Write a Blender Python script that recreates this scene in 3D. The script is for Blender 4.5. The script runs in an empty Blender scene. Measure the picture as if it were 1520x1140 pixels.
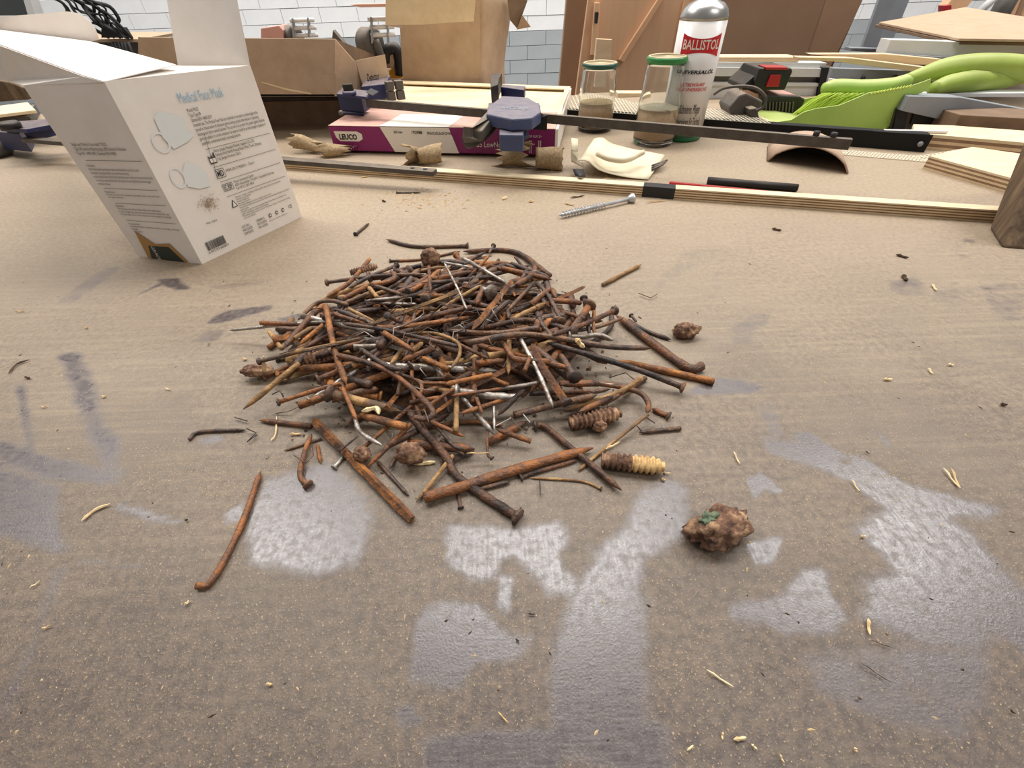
import bpy, bmesh, math, random
import numpy as np
from mathutils import Vector, Matrix, noise as mnoise
random.seed(7)
C = bpy.context.scene.collection
R = math.radians
# ------------------------------------------------------------------ camera
F, TH, RO, H = 650.0, R(43.0), R(-2.0), 0.21
_c, _s = math.cos(TH), math.sin(TH)
FW = Vector((0, _c, -_s)); UP0 = Vector((0, _s, _c)); RT0 = Vector((1, 0, 0))
RT = RT0*math.cos(RO) + UP0*math.sin(RO); UP = -RT0*math.sin(RO) + UP0*math.cos(RO)
EYE = Vector((0, 0, H))
cd = bpy.data.cameras.new('camera'); cam = bpy.data.objects.new('camera', cd); C.objects.link(cam)
cd.sensor_width = 36; cd.lens = F/1520*36; cd.clip_start = .005; cd.clip_end = 60
m = Matrix.Identity(4)
for i in range(3): m[i][0] = RT[i]; m[i][1] = UP[i]; m[i][2] = -FW[i]; m[i][3] = EYE[i]
cam.matrix_world = m
sc = bpy.context.scene; sc.camera = cam
# ------------------------------------------------------------------ light
sc.view_settings.view_transform = 'Standard'; sc.view_settings.look = 'None'
sc.view_settings.gamma = 1; sc.view_settings.use_curve_mapping = False
sc.view_settings.exposure = 0.0
w = bpy.data.worlds.new('hall'); sc.world = w; w.use_nodes = True
w.node_tree.nodes['Background'].inputs[0].default_value = (1.0, .96, .92, 1)
w.node_tree.nodes['Background'].inputs[1].default_value = .31
def lamp(name, loc, size, energy, col=(1, .97, .93)):
    l = bpy.data.lights.new(name, 'AREA'); l.shape = 'RECTANGLE'; l.size, l.size_y = size
    l.energy = energy; l.color = col
    o = bpy.data.objects.new(name, l); C.objects.link(o); o.location = loc
    return o
for x in (-2.0, .2, 2.4): lamp('ceiling_tube', (x, 1.45, 2.75), (1.7, .7), 64)
lamp('ceiling_tube', (-.4, 3.0, 2.75), (5.5, .4), 92)
o = lamp('ceiling_tube', (1.9, -.9, 2.6), (1.6, .5), 38)

# ------------------------------------------------------------------ projection helpers
def ray(px, py): return RT*((px-760)/F) - UP*((py-570)/F) + FW
def on(px, py, z=0.0):
    d = ray(px, py); return EYE + d*((z-H)/d.z)
def aty(px, py, y):
    d = ray(px, py); return EYE + d*(y/d.y)
def zdepth(p): return (Vector(p)-EYE).dot(FW)
VIEWS = {'6': (340, 340, 4.222), '7': (640, 340, 3.619), '8': (260, 560, 3.4545), 'A': (600, 560, 3.4545),
         'G': (480, 360, 4.75), 'P': (0, 0, 1), 'B': (500, 760, 2.714), 'D': (960, 680, 2.4786),
         'E': (960, 340, 2.714), 'L': (0, 380, 3.562), 'M': (0, 680, 2.4786), 'Q': (1100, 20, 5.067),
         'T': (1280, 0, 6.333), 'W': (360, 0, 5.43), 'S': (440, 100, 5.43), 'U': (660, 110, 4.47)}
def V2(v, p): a, b, s = VIEWS[v]; return (a+p[0]/s, b+p[1]/s)

# ------------------------------------------------------------------ mesh helpers
class MB:
    def __init__(s): s.v = []; s.f = []; s.sm = []
    def add(s, vs, fs, smooth=False):
        n = len(s.v); s.v += [tuple(v) for v in vs]; s.f += [tuple(i+n for i in f) for f in fs]; s.sm += [smooth]*len(fs)
        return s
    def box(s, c, d, rot=None):
        c = Vector(c); vs = []
        for x in (-.5, .5):
            for y in (-.5, .5):
                for z in (-.5, .5):
                    p = Vector((x*d[0], y*d[1], z*d[2]))
                    if rot is not None: p = rot @ p
                    vs.append(c+p)
        return s.add(vs, [(0, 1, 3, 2), (4, 6, 7, 5), (0, 4, 5, 1), (2, 3, 7, 6), (0, 2, 6, 4), (1, 5, 7, 3)])
    def bar(s, p, q, wd, ht, up=(0, 0, 1)):
        p, q = Vector(p), Vector(q); d = (q-p).normalized(); sd = d.cross(Vector(up)).normalized(); u = sd.cross(d)
        vs = []
        for e in (p, q):
            for a, b in ((-1, -1), (1, -1), (1, 1), (-1, 1)): vs.append(e+sd*a*wd/2+u*b*ht/2)
        return s.add(vs, [(3, 2, 1, 0), (4, 5, 6, 7), (0, 1, 5, 4), (1, 2, 6, 5), (2, 3, 7, 6), (3, 0, 4, 7)])
    def prism(s, pts, ext):          # pts: planar loop of 3-D points, ext: extrusion vector
        n = len(pts); ext = Vector(ext); vs = [Vector(p) for p in pts]; vs += [v+ext for v in vs]
        fs = [tuple(range(n))[::-1], tuple(range(n, 2*n))] + [(i, (i+1) % n, (i+1) % n+n, i+n) for i in range(n)]
        return s.add(vs, fs)
    def tube(s, pts, rad, n=8, cap=True, smooth=True):
        pts = [Vector(p) for p in pts]; k = len(pts)
        rs = rad if isinstance(rad, (list, tuple)) else [rad]*k
        vs = []; pu = None
        for i, p in enumerate(pts):
            t = (pts[min(i+1, k-1)]-pts[max(i-1, 0)]).normalized()
            if pu is None:
                pu = t.cross(Vector((0, 0, 1)))
                if pu.length < .1: pu = t.cross(Vector((0, 1, 0)))
            pu = (pu - t*pu.dot(t)).normalized(); w_ = t.cross(pu)
            for j in range(n):
                a = 2*math.pi*j/n; vs.append(p+(pu*math.cos(a)+w_*math.sin(a))*rs[i])
        fs = [(i*n+j, i*n+(j+1) % n, (i+1)*n+(j+1) % n, (i+1)*n+j) for i in range(k-1) for j in range(n)]
        if cap: fs += [tuple(range(n))[::-1], tuple(range((k-1)*n, k*n))]
        return s.add(vs, fs, smooth)
    def lathe(s, prof, o, n=32, ax=(0, 0, 1), smooth=True):
        o = Vector(o); ax = Vector(ax).normalized(); u = ax.orthogonal().normalized(); w_ = ax.cross(u); vs = []
        for r, z in prof:
            for j in range(n):
                a = 2*math.pi*j/n; vs.append(o+ax*z+(u*math.cos(a)+w_*math.sin(a))*r)
        k = len(prof)
        fs = [(i*n+j, i*n+(j+1) % n, (i+1)*n+(j+1) % n, (i+1)*n+j) for i in range(k-1) for j in range(n)]
        if prof[0][0] > 1e-6: fs.append(tuple(range(n))[::-1])
        if prof[-1][0] > 1e-6: fs.append(tuple(range((k-1)*n, k*n)))
        return s.add(vs, fs, smooth)
    def sheet(s, grid, th=.0006, smooth=True):      # grid rows of points -> sheet with thickness
        r, c = len(grid), len(grid[0]); P = [Vector(p) for row in grid for p in row]; N = []
        for i in range(r):
            for j in range(c):
                a = P[min(i+1, r-1)*c+j]-P[max(i-1, 0)*c+j]; b = P[i*c+min(j+1, c-1)]-P[i*c+max(j-1, 0)]
                N.append(a.cross(b).normalized())
        vs = P+[p-n*th for p, n in zip(P, N)]; o = r*c
        fs = []
        for i in range(r-1):
            for j in range(c-1):
                a = i*c+j; fs.append((a, a+1, a+c+1, a+c)); fs.append((a+o, a+c+o, a+c+1+o, a+1+o))
        for i in range(r-1):
            for j in (0, c-1): a = i*c+j; fs.append((a, a+c, a+c+o, a+o))
        for j in range(c-1):
            for i in (0, r-1): a = i*c+j; fs.append((a, a+o, a+1+o, a+1))
        return s.add(vs, fs, smooth)
    def build(s, name, mat, parent=None, bevel=0, fix=True):
        me = bpy.data.meshes.new(name); me.from_pydata(s.v, [], s.f); me.update()
        me.polygons.foreach_set('use_smooth', s.sm)
        if fix:
            b = bmesh.new(); b.from_mesh(me); bmesh.ops.recalc_face_normals(b, faces=b.faces); b.to_mesh(me); b.free()
        if isinstance(mat, (list, tuple)):
            for x in mat: me.materials.append(x)
        elif mat: me.materials.append(mat)
        o = bpy.data.objects.new(name, me); C.objects.link(o)
        if parent: o.parent = parent
        if bevel:
            md = o.modifiers.new('bevel', 'BEVEL'); md.width = bevel; md.segments = 2; md.limit_method = 'ANGLE'; md.angle_limit = R(40)
        return o
def tag(o, label=None, cat=None, group=None, kind=None):
    if label: o['label'] = label
    if cat: o['category'] = cat
    if group: o['group'] = group
    if kind: o['kind'] = kind
    return o
def thing(name, label, cat, loc=(0, 0, 0), group=None):
    o = bpy.data.objects.new(name, None); C.objects.link(o); o.location = loc; o.empty_display_size = .01
    # children are built in world coordinates: cancel the offset
    return tag(o, label, cat, group)
def part(mb, name, mat, root, bevel=0, label=None):
    o = mb.build(name, mat, root, bevel)
    r = root; off = Vector((0, 0, 0))
    while r: off += r.location; r = r.parent
    for v in o.data.vertices: v.co -= off
    if label: o['label'] = label
    return o
def catmull(P, n=5):
    P = [Vector(p) for p in P]
    if len(P) == 2: return [P[0].lerp(P[1], i/n) for i in range(n+1)]
    Q = [P[0]*2-P[1]]+P+[P[-1]*2-P[-2]]; out = []
    for i in range(1, len(Q)-2):
        a, b, c, d = Q[i-1:i+3]
        for k in range(n):
            t = k/n
            out.append(.5*((2*b)+(c-a)*t+(2*a-5*b+4*c-d)*t*t+(3*b-a-3*c+d)*t**3))
    out.append(P[-1]); return out
def text_mesh(s, size=1.0, align='LEFT', shear=0, space=1.0, bold=0):
    cu = bpy.data.curves.new('t', 'FONT'); cu.body = s; cu.size = size; cu.align_x = align; cu.shear = shear
    cu.space_line = space; cu.resolution_u = 2; cu.offset = bold
    o = bpy.data.objects.new('t', cu); C.objects.link(o)
    dg = bpy.context.evaluated_depsgraph_get(); me = bpy.data.meshes.new_from_object(o.evaluated_get(dg))
    vs = [v.co.copy() for v in me.vertices]; fs = [tuple(p.vertices) for p in me.polygons]
    bpy.data.objects.remove(o); bpy.data.curves.remove(cu); bpy.data.meshes.remove(me)
    return vs, fs

# ------------------------------------------------------------------ materials
def sn(c):                                    # 0-255 sRGB -> linear
    return tuple(((x/255)/12.92 if x/255 <= .04045 else ((x/255+.055)/1.055)**2.4) for x in c)+(1,)
def mat(name, c1, c2=None, scale=60, rough=.6, metal=0, bump=0, bscale=None, stretch=None, c3=None, detail=5, rand=0, spec=.5, dust=0):
    m = bpy.data.materials.new(name); m.use_nodes = True; N = m.node_tree; n = N.nodes; L = N.links
    b = n['Principled BSDF']; b.inputs['Roughness'].default_value = rough; b.inputs['Metallic'].default_value = metal
    b.inputs['Specular IOR Level'].default_value = spec
    b.inputs['Base Color'].default_value = sn(c1)
    col = None
    if c2 or bump or dust:
        tc = n.new('ShaderNodeTexCoord'); mp = n.new('ShaderNodeMapping'); L.new(tc.outputs['Object'], mp.inputs[0])
        if stretch: mp.inputs['Scale'].default_value = stretch
        if rand:
            oi = n.new('ShaderNodeObjectInfo'); mu = n.new('ShaderNodeMath'); mu.operation = 'MULTIPLY'; mu.inputs[1].default_value = 37
            L.new(oi.outputs['Random'], mu.inputs[0]); L.new(mu.outputs[0], mp.inputs['Location'])
    if c2:
        no = n.new('ShaderNodeTexNoise'); no.inputs['Scale'].default_value = scale; no.inputs['Detail'].default_value = detail
        no.inputs['Roughness'].default_value = .72 if detail > 6 else .65
        L.new(mp.outputs[0], no.inputs['Vector'])
        cr = n.new('ShaderNodeValToRGB'); cr.color_ramp.elements[0].position = .36; cr.color_ramp.elements[1].position = .64
        cr.color_ramp.elements[0].color = sn(c1); cr.color_ramp.elements[1].color = sn(c2)
        if c3: e = cr.color_ramp.elements.new(.5); e.color = sn(c3)
        fac = no.outputs[0]
        if rand:
            ad = n.new('ShaderNodeMath'); ad.operation = 'MULTIPLY_ADD'; ad.inputs[1].default_value = rand
            sb = n.new('ShaderNodeMath'); sb.operation = 'SUBTRACT'; sb.inputs[1].default_value = .5
            L.new(oi.outputs['Random'], sb.inputs[0]); L.new(sb.outputs[0], ad.inputs[0]); L.new(no.outputs[0], ad.inputs[2]); fac = ad.outputs[0]
        L.new(fac, cr.inputs[0]); col = cr.outputs[0]
    if dust:                                    # dust settled on faces that look up
        ge = n.new('ShaderNodeNewGeometry'); sx = n.new('ShaderNodeSeparateXYZ'); L.new(ge.outputs['Normal'], sx.inputs[0])
        no2 = n.new('ShaderNodeTexNoise'); no2.inputs['Scale'].default_value = 90; L.new(mp.outputs[0], no2.inputs['Vector'])
        mr = n.new('ShaderNodeMapRange'); mr.inputs[1].default_value = .3; mr.inputs[2].default_value = 1; mr.inputs[4].default_value = dust
        L.new(sx.outputs[2], mr.inputs[0])
        mm = n.new('ShaderNodeMath'); mm.operation = 'MULTIPLY'; L.new(mr.outputs[0], mm.inputs[0])
        m2 = n.new('ShaderNodeMapRange'); m2.inputs[1].default_value = .3; m2.inputs[2].default_value = .6; m2.inputs[3].default_value = .5; L.new(no2.outputs[0], m2.inputs[0])
        L.new(m2.outputs[0], mm.inputs[1])
        mx = n.new('ShaderNodeMix'); mx.data_type = 'RGBA'; L.new(mm.outputs[0], mx.inputs[0])
        if col: L.new(col, mx.inputs[6])
        else: mx.inputs[6].default_value = sn(c1)
        mx.inputs[7].default_value = sn((190, 165, 135)); col = mx.outputs[2]
    if col: L.new(col, b.inputs['Base Color'])
    if bump:
        n3 = n.new('ShaderNodeTexNoise'); n3.inputs['Scale'].default_value = bscale or scale*2; n3.inputs['Detail'].default_value = 4
        L.new(mp.outputs[0], n3.inputs['Vector'])
        bp = n.new('ShaderNodeBump'); bp.inputs['Strength'].default_value = bump; bp.inputs['Distance'].default_value = .001
        L.new(n3.outputs[0], bp.inputs['Height']); L.new(bp.outputs[0], b.inputs['Normal'])
    return m
M = {}
M['rust'] = mat('rust', (50, 38, 34), (150, 94, 50), 60, .6, .15, 1, 600, c3=(100, 70, 53), rand=.13, detail=10)
M['orange'] = mat('orange_rust', (72, 50, 38), (182, 118, 58), 60, .65, .1, 1, 600, c3=(130, 84, 48), rand=.12, detail=10)
M['dark'] = mat('dark_rust', (48, 40, 38), (126, 92, 66), 60, .52, .2, .9, 600, c3=(84, 68, 60), rand=.12, detail=10)
M['tan'] = mat('tan_rust', (88, 70, 56), (182, 144, 96), 50, .7, .1, .9, 500, c3=(136, 102, 64), rand=.12)
M['silver'] = mat('worn_steel', (104, 92, 82), (196, 190, 182), 90, .42, .6, .5, 500, c3=(152, 142, 132))
M['zinc'] = mat('zinc_plating', (170, 172, 176), (214, 214, 214), 60, .35, .5)
M['jet'] = mat('jet_black', (16, 15, 15), None, rough=.7, spec=.3)
M['plugwood'] = mat('plug_wood', (168, 126, 78), (224, 190, 134), 160, .85, 0, .8, 300)
M['crumb'] = mat('rust_crumbs', (46, 34, 28), (120, 82, 54), 140, .9, 0, .8, 300, c3=(76, 54, 40))
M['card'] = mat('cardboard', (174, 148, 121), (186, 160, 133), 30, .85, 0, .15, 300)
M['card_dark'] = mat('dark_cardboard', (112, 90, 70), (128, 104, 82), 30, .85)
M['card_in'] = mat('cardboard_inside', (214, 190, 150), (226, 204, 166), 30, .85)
M['ply'] = mat('plywood_face', (212, 192, 156), (226, 208, 174), 14, .7, stretch=(1, 6, 6))
M['ply_mid'] = mat('plywood_glue', (132, 102, 78), (154, 122, 94), 60, .8)
M['ply_lite'] = mat('plywood_ply', (208, 182, 142), (222, 198, 160), 60, .8)
M['wood'] = mat('pine', (206, 160, 122), (226, 184, 146), 9, .65, stretch=(1, 1, .12), bump=.1)
M['woodlath'] = mat('lath', (214, 184, 146), (234, 208, 172), 9, .7, stretch=(.3, 3, 3))
M['mdf'] = mat('fibreboard', (148, 116, 90), (156, 124, 98), 6, .8)
M['door'] = mat('door_veneer', (204, 162, 126), (216, 174, 138), 6, .6, stretch=(3, 3, .3))
M['darkwood'] = mat('old_beam', (84, 66, 50), (134, 112, 86), 30, .85, 0, .8, 90, stretch=(3, 3, .5), c3=(108, 88, 66))
M['white'] = mat('white_board', (236, 228, 220), (228, 218, 208), 18, .5)
M['whitewall'] = mat('white_paint', (226, 228, 230), (236, 238, 240), 4, .7)
M['greywall'] = mat('grey_paint', (158, 164, 168), (168, 174, 178), 4, .7)
M['mortar'] = mat('painted_mortar', (214, 216, 218), None, rough=.9)
M['floor'] = mat('floor_concrete', (120, 116, 110), (136, 132, 124), 4, .7)
M['navy'] = mat('navy_plastic', (34, 42, 84), None, rough=.5, dust=.35)
M['black'] = mat('black_plastic', (26, 25, 25), None, rough=.55, dust=.12)
M['blackclean'] = mat('black_print', (28, 27, 28), None, rough=.6)
M['darkgrey'] = mat('dark_grey', (72, 68, 64), (86, 80, 74), 50, .6, dust=.3)
M['steelbar'] = mat('steel_bar', (74, 68, 64), (90, 84, 78), 60, .45, .4, dust=.25)
M['alu'] = mat('aluminium', (206, 206, 204), (216, 216, 214), 12, .45, .0)
M['slate'] = mat('blue_grey_plastic', (64, 74, 108), None, rough=.5, dust=.3)
M['aluG'] = mat('grey_metal', (134, 138, 146), (144, 148, 154), 12, .45, .0)
M['alugroove'] = mat('groove_shade', (112, 106, 100), None, rough=.5, metal=.3)
M['magenta'] = mat('magenta_print', (132, 22, 96), (122, 20, 88), 20, .45, dust=.55)
M['pink'] = mat('dusty_magenta', (196, 150, 140), (206, 166, 146), 14, .75)
M['beige'] = mat('dusty_board', (220, 198, 158), (232, 212, 174), 9, .8)
M['label'] = mat('white_label', (226, 218, 206), None, rough=.5)
M['red'] = mat('red_plastic', (168, 24, 32), None, rough=.4, dust=.1)
M['redp'] = mat('red_print', (196, 28, 40), None, rough=.4)
M['greenlid'] = mat('green_lid', (40, 120, 58), (46, 130, 64), 20, .35, dust=0)
M['greenlid2'] = mat('dark_green_lid', (24, 74, 58), None, rough=.35)
M['green'] = mat('green_base', (24, 120, 74), None, rough=.35)
M['lidtop'] = mat('dusty_lid', (212, 190, 150), (222, 204, 166), 90, .8)
M['lime'] = mat('lime_plastic', (160, 192, 88), (172, 204, 100), 12, .45, dust=.4, bump=.05)
M['limeD'] = mat('lime_handle', (140, 164, 62), (160, 182, 78), 12, .5, dust=.3)
M['bristle'] = mat('bristle', (196, 220, 84), (214, 232, 110), 40, .5)
M['sand'] = mat('sawdust', (206, 172, 124), (238, 214, 172), 500, .95, 0, .8, 900)
M['sand2'] = mat('sawdust_pale', (218, 202, 172), (240, 228, 200), 400, .95, 0, .8, 900)
M['sandside'] = mat('sawdust_packed', (176, 146, 112), (190, 160, 124), 300, .9)
M['can'] = mat('can_lacquer', (222, 218, 214), None, rough=.28, spec=.6)
M['canmetal'] = mat('can_metal', (170, 168, 166), None, rough=.32, metal=.9)
M['paper'] = mat('paper_scrap', (138, 116, 88), (172, 148, 112), 300, .9, 0, .3, 600)
M['paperw'] = mat('sandpaper_back', (212, 198, 168), (226, 214, 186), 20, .8, 0, .1)
M['chip'] = mat('wood_chip', (206, 170, 118), (238, 216, 172), 200, .85, rand=.3)
M['dustspeck'] = mat('sawdust_specks', (172, 144, 104), (204, 178, 138), 900, .9)
M['chipd'] = mat('bark_chip', (58, 42, 32), (92, 70, 52), 200, .9, rand=.3)
M['yellow'] = mat('yellow_plastic', (232, 168, 40), None, rough=.45)
M['blueprint'] = mat('pale_blue_print', (150, 186, 210), None, rough=.5)
M['mask1'] = mat('pale_mask_print', (226, 226, 223), (218, 221, 219), 30, .5)
M['mask2'] = mat('mask_loop_print', (224, 224, 222), None, rough=.5)
M['smudge'] = mat('rust_smudge', (150, 122, 98), (190, 168, 146), 200, .8)
M['gold'] = mat('gold_border', (170, 128, 70), None, rough=.5)
M['dgreen'] = mat('dark_green_card', (28, 40, 34), (34, 48, 40), 30, .5)
M['plaster'] = mat('mesh_white', (232, 222, 200), None, rough=.8)
M['lump'] = mat('crusted_rust', (72, 50, 40), (176, 142, 110), 130, .92, 0, 1, 420, c3=(120, 88, 68))
M['verdi'] = mat('green_crust', (84, 104, 84), (112, 112, 88), 160, .9, 0, 1, 300)
M['bronze'] = mat('bracket_bronze', (58, 52, 44), None, rough=.5, metal=.2)
def glass(name, tint):
    m = bpy.data.materials.new(name); m.use_nodes = True; b = m.node_tree.nodes['Principled BSDF']
    b.inputs['Transmission Weight'].default_value = 1; b.inputs['Roughness'].default_value = .03; b.inputs['IOR'].default_value = 1.45
    b.inputs['Base Color'].default_value = tint; return m
M['glass'] = glass('jar_glass', (.97, .985, .975, 1))

# ------------------------------------------------------------------ worktop with dust and wiped patches
WIPE = [('P', 1, [(395, 715), (480, 690), (520, 718), (548, 765), (528, 835), (470, 852), (375, 832), (368, 780)]),
 ('B', 1, [(450, 60), (700, 70), (900, 40), (930, 110), (880, 190), (960, 290), (960, 340), (850, 330), (820, 260), (700, 170), (640, 200), (640, 260), (540, 270), (440, 180)]),
 ('B', 1, [(370, 380), (570, 370), (650, 480), (780, 520), (740, 580), (560, 600), (480, 700), (310, 680), (320, 480)]),
 ('B', 1, [(1180, 60), (1230, -60), (1330, -110), (1400, -90), (1400, 60), (1340, 110), (1230, 190), (1200, 300), (1225, 380), (1225, 850), (1300, 880), (1330, 1031), (1100, 1031), (900, 940), (880, 640), (900, 500), (970, 330), (1050, 180)]),
 ('B', 1, [(360, 930), (560, 890), (860, 890), (900, 1060), (360, 1060)]),
 ('B', 1, [(655, 260), (712, 260), (692, 395), (640, 390)]),
 ('B', .9, [(240, 790), (290, 790), (345, 850), (300, 860), (250, 825)]),
 ('B', .8, [(1100, 1031), (1120, 975), (1200, 985), (1210, 1031)]),
 ('D', 1, [(510, 500), (580, 410), (650, 410), (670, 500), (730, 580), (700, 640), (510, 640), (430, 600), (310, 590), (310, 540), (400, 540)]),
 ('D', 1, [(780, 260), (900, 190), (1060, 190), (1200, 290), (1320, 430), (1450, 580), (1450, 740), (1300, 640), (1240, 640), (1200, 700), (1000, 660), (880, 600), (810, 570), (830, 470), (930, 420)]),
 ('D', .6, [(560, 740), (700, 700), (1000, 700), (1240, 720), (1260, 900), (1150, 1010), (820, 960), (640, 860)]),
 ('D', 1, [(370, 310), (500, 290), (470, 380), (400, 390)]), ('D', 1, [(360, 80), (420, 55), (500, 120), (470, 130), (430, 110), (400, 145)]),
 ('E', 1, [(480, 850), (640, 870), (800, 950), (960, 1000), (1150, 1060), (1420, 1130), (1350, 1160), (1000, 1140), (840, 1030), (700, 960), (500, 900)]),
 ('E', 1, [(600, 830), (660, 822), (800, 915), (760, 940), (700, 900), (620, 860)]),
 ('E', 1, [(800, 915), (860, 920), (1050, 1030), (1000, 1050), (880, 980)]),
 ('E', .9, [(290, 600), (380, 610), (455, 655), (330, 665), (160, 662), (200, 640)]), ('E', .9, [(420, 622), (480, 635), (470, 645), (430, 638)]),
 ('E', .9, [(905, 810), (930, 815), (985, 870), (980, 885), (955, 850)]), ('E', .45, [(450, 700), (520, 700), (560, 860), (500, 850)]),
 ('E', .45, [(340, 400), (450, 330), (500, 350), (480, 390), (430, 410), (420, 460), (350, 470)]), ('E', .4, [(980, 210), (1090, 190), (1140, 250), (1070, 280), (980, 250)]),
 ('E', .35, [(1150, 240), (1240, 215), (1330, 260), (1260, 310), (1160, 300)]), ('E', .35, [(1340, 230), (1520, 210), (1560, 370), (1400, 360)]),
 ('E', .5, [(1240, 98), (1320, 108), (1290, 122), (1250, 115)]), ('E', .5, [(1270, 35), (1330, 45), (1320, 60), (1280, 52)]),
 ('E', .3, [(1220, 420), (1520, 460), (1520, 478), (1220, 432)]), ('E', .3, [(1000, 465), (1460, 560), (1450, 578), (1280, 540)]),
 ('E', .3, [(150, 90), (330, 75), (270, 330), (240, 320), (310, 90), (40, 240), (20, 240)]),
 ('L', .9, [(1100, 355), (1120, 330), (1200, 290), (1430, 260), (1445, 278), (1180, 350)]), ('L', .8, [(1470, 330), (1600, 300), (1600, 340), (1480, 350)]),
 ('L', .5, [(1020, 440), (1100, 395), (1190, 390), (1160, 440), (1060, 470)]),
 ('L', .9, [(820, 120), (940, 120), (1010, 175), (930, 180), (860, 150), (720, 210), (850, 140)]),
 ('L', .45, [(300, 250), (420, 150), (560, 60), (640, 60), (500, 170), (380, 250)]), ('L', .4, [(1100, 160), (1400, 130), (1400, 150), (1150, 175)]),
 ('L', .8, [(310, 520), (420, 510), (500, 690), (540, 900), (625, 960), (640, 1160), (590, 1160), (480, 950), (400, 750)]),
 ('L', .8, [(80, 680), (128, 680), (190, 1060), (158, 1060)]), ('L', .9, [(-40, 960), (200, 1050), (560, 1140), (620, 1200), (300, 1180), (-40, 1080)]),
 ('L', .8, [(1040, 970), (1170, 940), (1180, 970), (1080, 1010)]),
 ('M', .9, [(-30, 20), (60, 60), (210, 100), (200, 220), (240, 350), (120, 310), (-30, 270)]), ('M', .8, [(440, 160), (670, 235), (560, 235), (420, 190)]),
 ('M', .8, [(820, 200), (900, 165), (890, 230), (830, 245)]), ('M', .5, [(200, 390), (250, 400), (60, 880), (0, 1020), (0, 900), (110, 690)]),
 ('M', .4, [(240, 360), (540, 390), (500, 415), (260, 380)]), ('M', .5, [(1080, 410), (1330, 290), (1320, 320), (1150, 440)])]
def smst(x, a, b): t = np.clip((x-a)/(b-a), 0, 1); return t*t*(3-2*t)
def table():
    def lines(a, b, c, d, st, big):
        return np.unique(np.round(np.concatenate([np.linspace(a, b, big), np.arange(b, c, st), np.linspace(c, d, big)]), 5))
    X = lines(-1.75, -.62, .80, 2.1, .003, 9); Y = lines(-.45, -.03, .62, 1.215, .003, 6)
    gx, gy = np.meshgrid(X, Y); P = np.stack([gx.ravel(), gy.ravel()], 1); mask = np.zeros(len(P))
    for v, st, pl in WIPE:
        Q = np.array([tuple(on(*V2(v, p)))[:2] for p in pl]); lo = Q.min(0)-.03; hi = Q.max(0)+.03
        sel = np.where(((P > lo) & (P < hi)).all(1))[0]; p = P[sel]; D = np.full(len(sel), 9.); ins = np.zeros(len(sel), bool)
        for i in range(len(Q)):
            a, b = Q[i], Q[(i+1) % len(Q)]; ab = b-a; t = np.clip(((p-a)@ab)/(ab@ab), 0, 1)
            D = np.minimum(D, np.linalg.norm(p-a-t[:, None]*ab, axis=1))
            cr = ((a[1] > p[:, 1]) != (b[1] > p[:, 1])); xx = a[0]+(p[:, 1]-a[1])/(b[1]-a[1]+1e-12)*ab[0]
            ins ^= cr & (p[:, 0] < xx)
        sd = np.where(ins, D, -D); ff = float(np.clip(.16*math.sqrt(abs(0.5*np.sum(Q[:, 0]*np.roll(Q[:, 1], -1)-Q[:, 1]*np.roll(Q[:, 0], -1)))), (.002), .0095)); mask[sel] = np.maximum(mask[sel], smst(sd, -ff, ff*.6)*st)
    ny, nx = len(Y), len(X); idx = np.arange(nx*ny).reshape(ny, nx)
    q = np.stack([idx[:-1, :-1], idx[:-1, 1:], idx[1:, 1:], idx[1:, :-1]], -1).reshape(-1, 4)
    me = bpy.data.meshes.new('worktop'); me.vertices.add(len(P)); me.vertices.foreach_set('co', np.column_stack([P, np.zeros(len(P))]).ravel())
    me.loops.add(q.size); me.loops.foreach_set('vertex_index', q.ravel()); me.polygons.add(len(q))
    me.polygons.foreach_set('loop_start', np.arange(len(q))*4); me.polygons.foreach_set('loop_total', np.full(len(q), 4)); me.update()
    at = me.attributes.new('wiped', 'FLOAT', 'POINT'); at.data.foreach_set('value', mask.astype(np.float32))
    mt = bpy.data.materials.new('dusty_hardboard'); mt.use_nodes = True; N = mt.node_tree; n = N.nodes; L = N.links; b = n['Principled BSDF']
    tc = n.new('ShaderNodeTexCoord')
    def noi(scale, det=6, st=None, rgh=.6):
        o = n.new('ShaderNodeTexNoise'); o.inputs['Scale'].default_value = scale; o.inputs['Detail'].default_value = det; o.inputs['Roughness'].default_value = rgh
        if st:
            mp = n.new('ShaderNodeMapping'); mp.inputs['Scale'].default_value = st[0]; mp.inputs['Rotation'].default_value = (0, 0, st[1]); L.new(tc.outputs['Object'], mp.inputs[0]); L.new(mp.outputs[0], o.inputs[0])
        else: L.new(tc.outputs['Object'], o.inputs[0])
        return o.outputs[0]
    def ma(op, a, bb, c=None, clamp=False):
        o = n.new('ShaderNodeMath'); o.operation = op; o.use_clamp = clamp
        for i, x in enumerate((a, bb, c)):
            if x is None: continue
            if isinstance(x, (int, float)): o.inputs[i].default_value = x
            else: L.new(x, o.inputs[i])
        return o.outputs[0]
    def mix(f, a, bb):
        o = n.new('ShaderNodeMix'); o.data_type = 'RGBA'; L.new(f, o.inputs[0]) if not isinstance(f, float) else None
        for i, x in ((6, a), (7, bb)):
            if isinstance(x, tuple): o.inputs[i].default_value = x
            else: L.new(x, o.inputs[i])
        return o.outputs[2]
    def rmp(f, a, bb, o0=0., o1=1.):
        o = n.new('ShaderNodeMapRange'); L.new(f, o.inputs[0]); o.inputs[1].default_value = a; o.inputs[2].default_value = bb; o.inputs[3].default_value = o0; o.inputs[4].default_value = o1; return o.outputs[0]
    A = n.new('ShaderNodeAttribute'); A.attribute_name = 'wiped'; wv = A.outputs['Fac']
    edge = noi(90, 7); fine = noi(900, 3); big = noi(9, 5); scr = noi(60, 5, ((1, 14, 1), .25)); scr2 = noi(50, 5, ((16, 1, 1), .1)); med = noi(240, 4)
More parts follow.
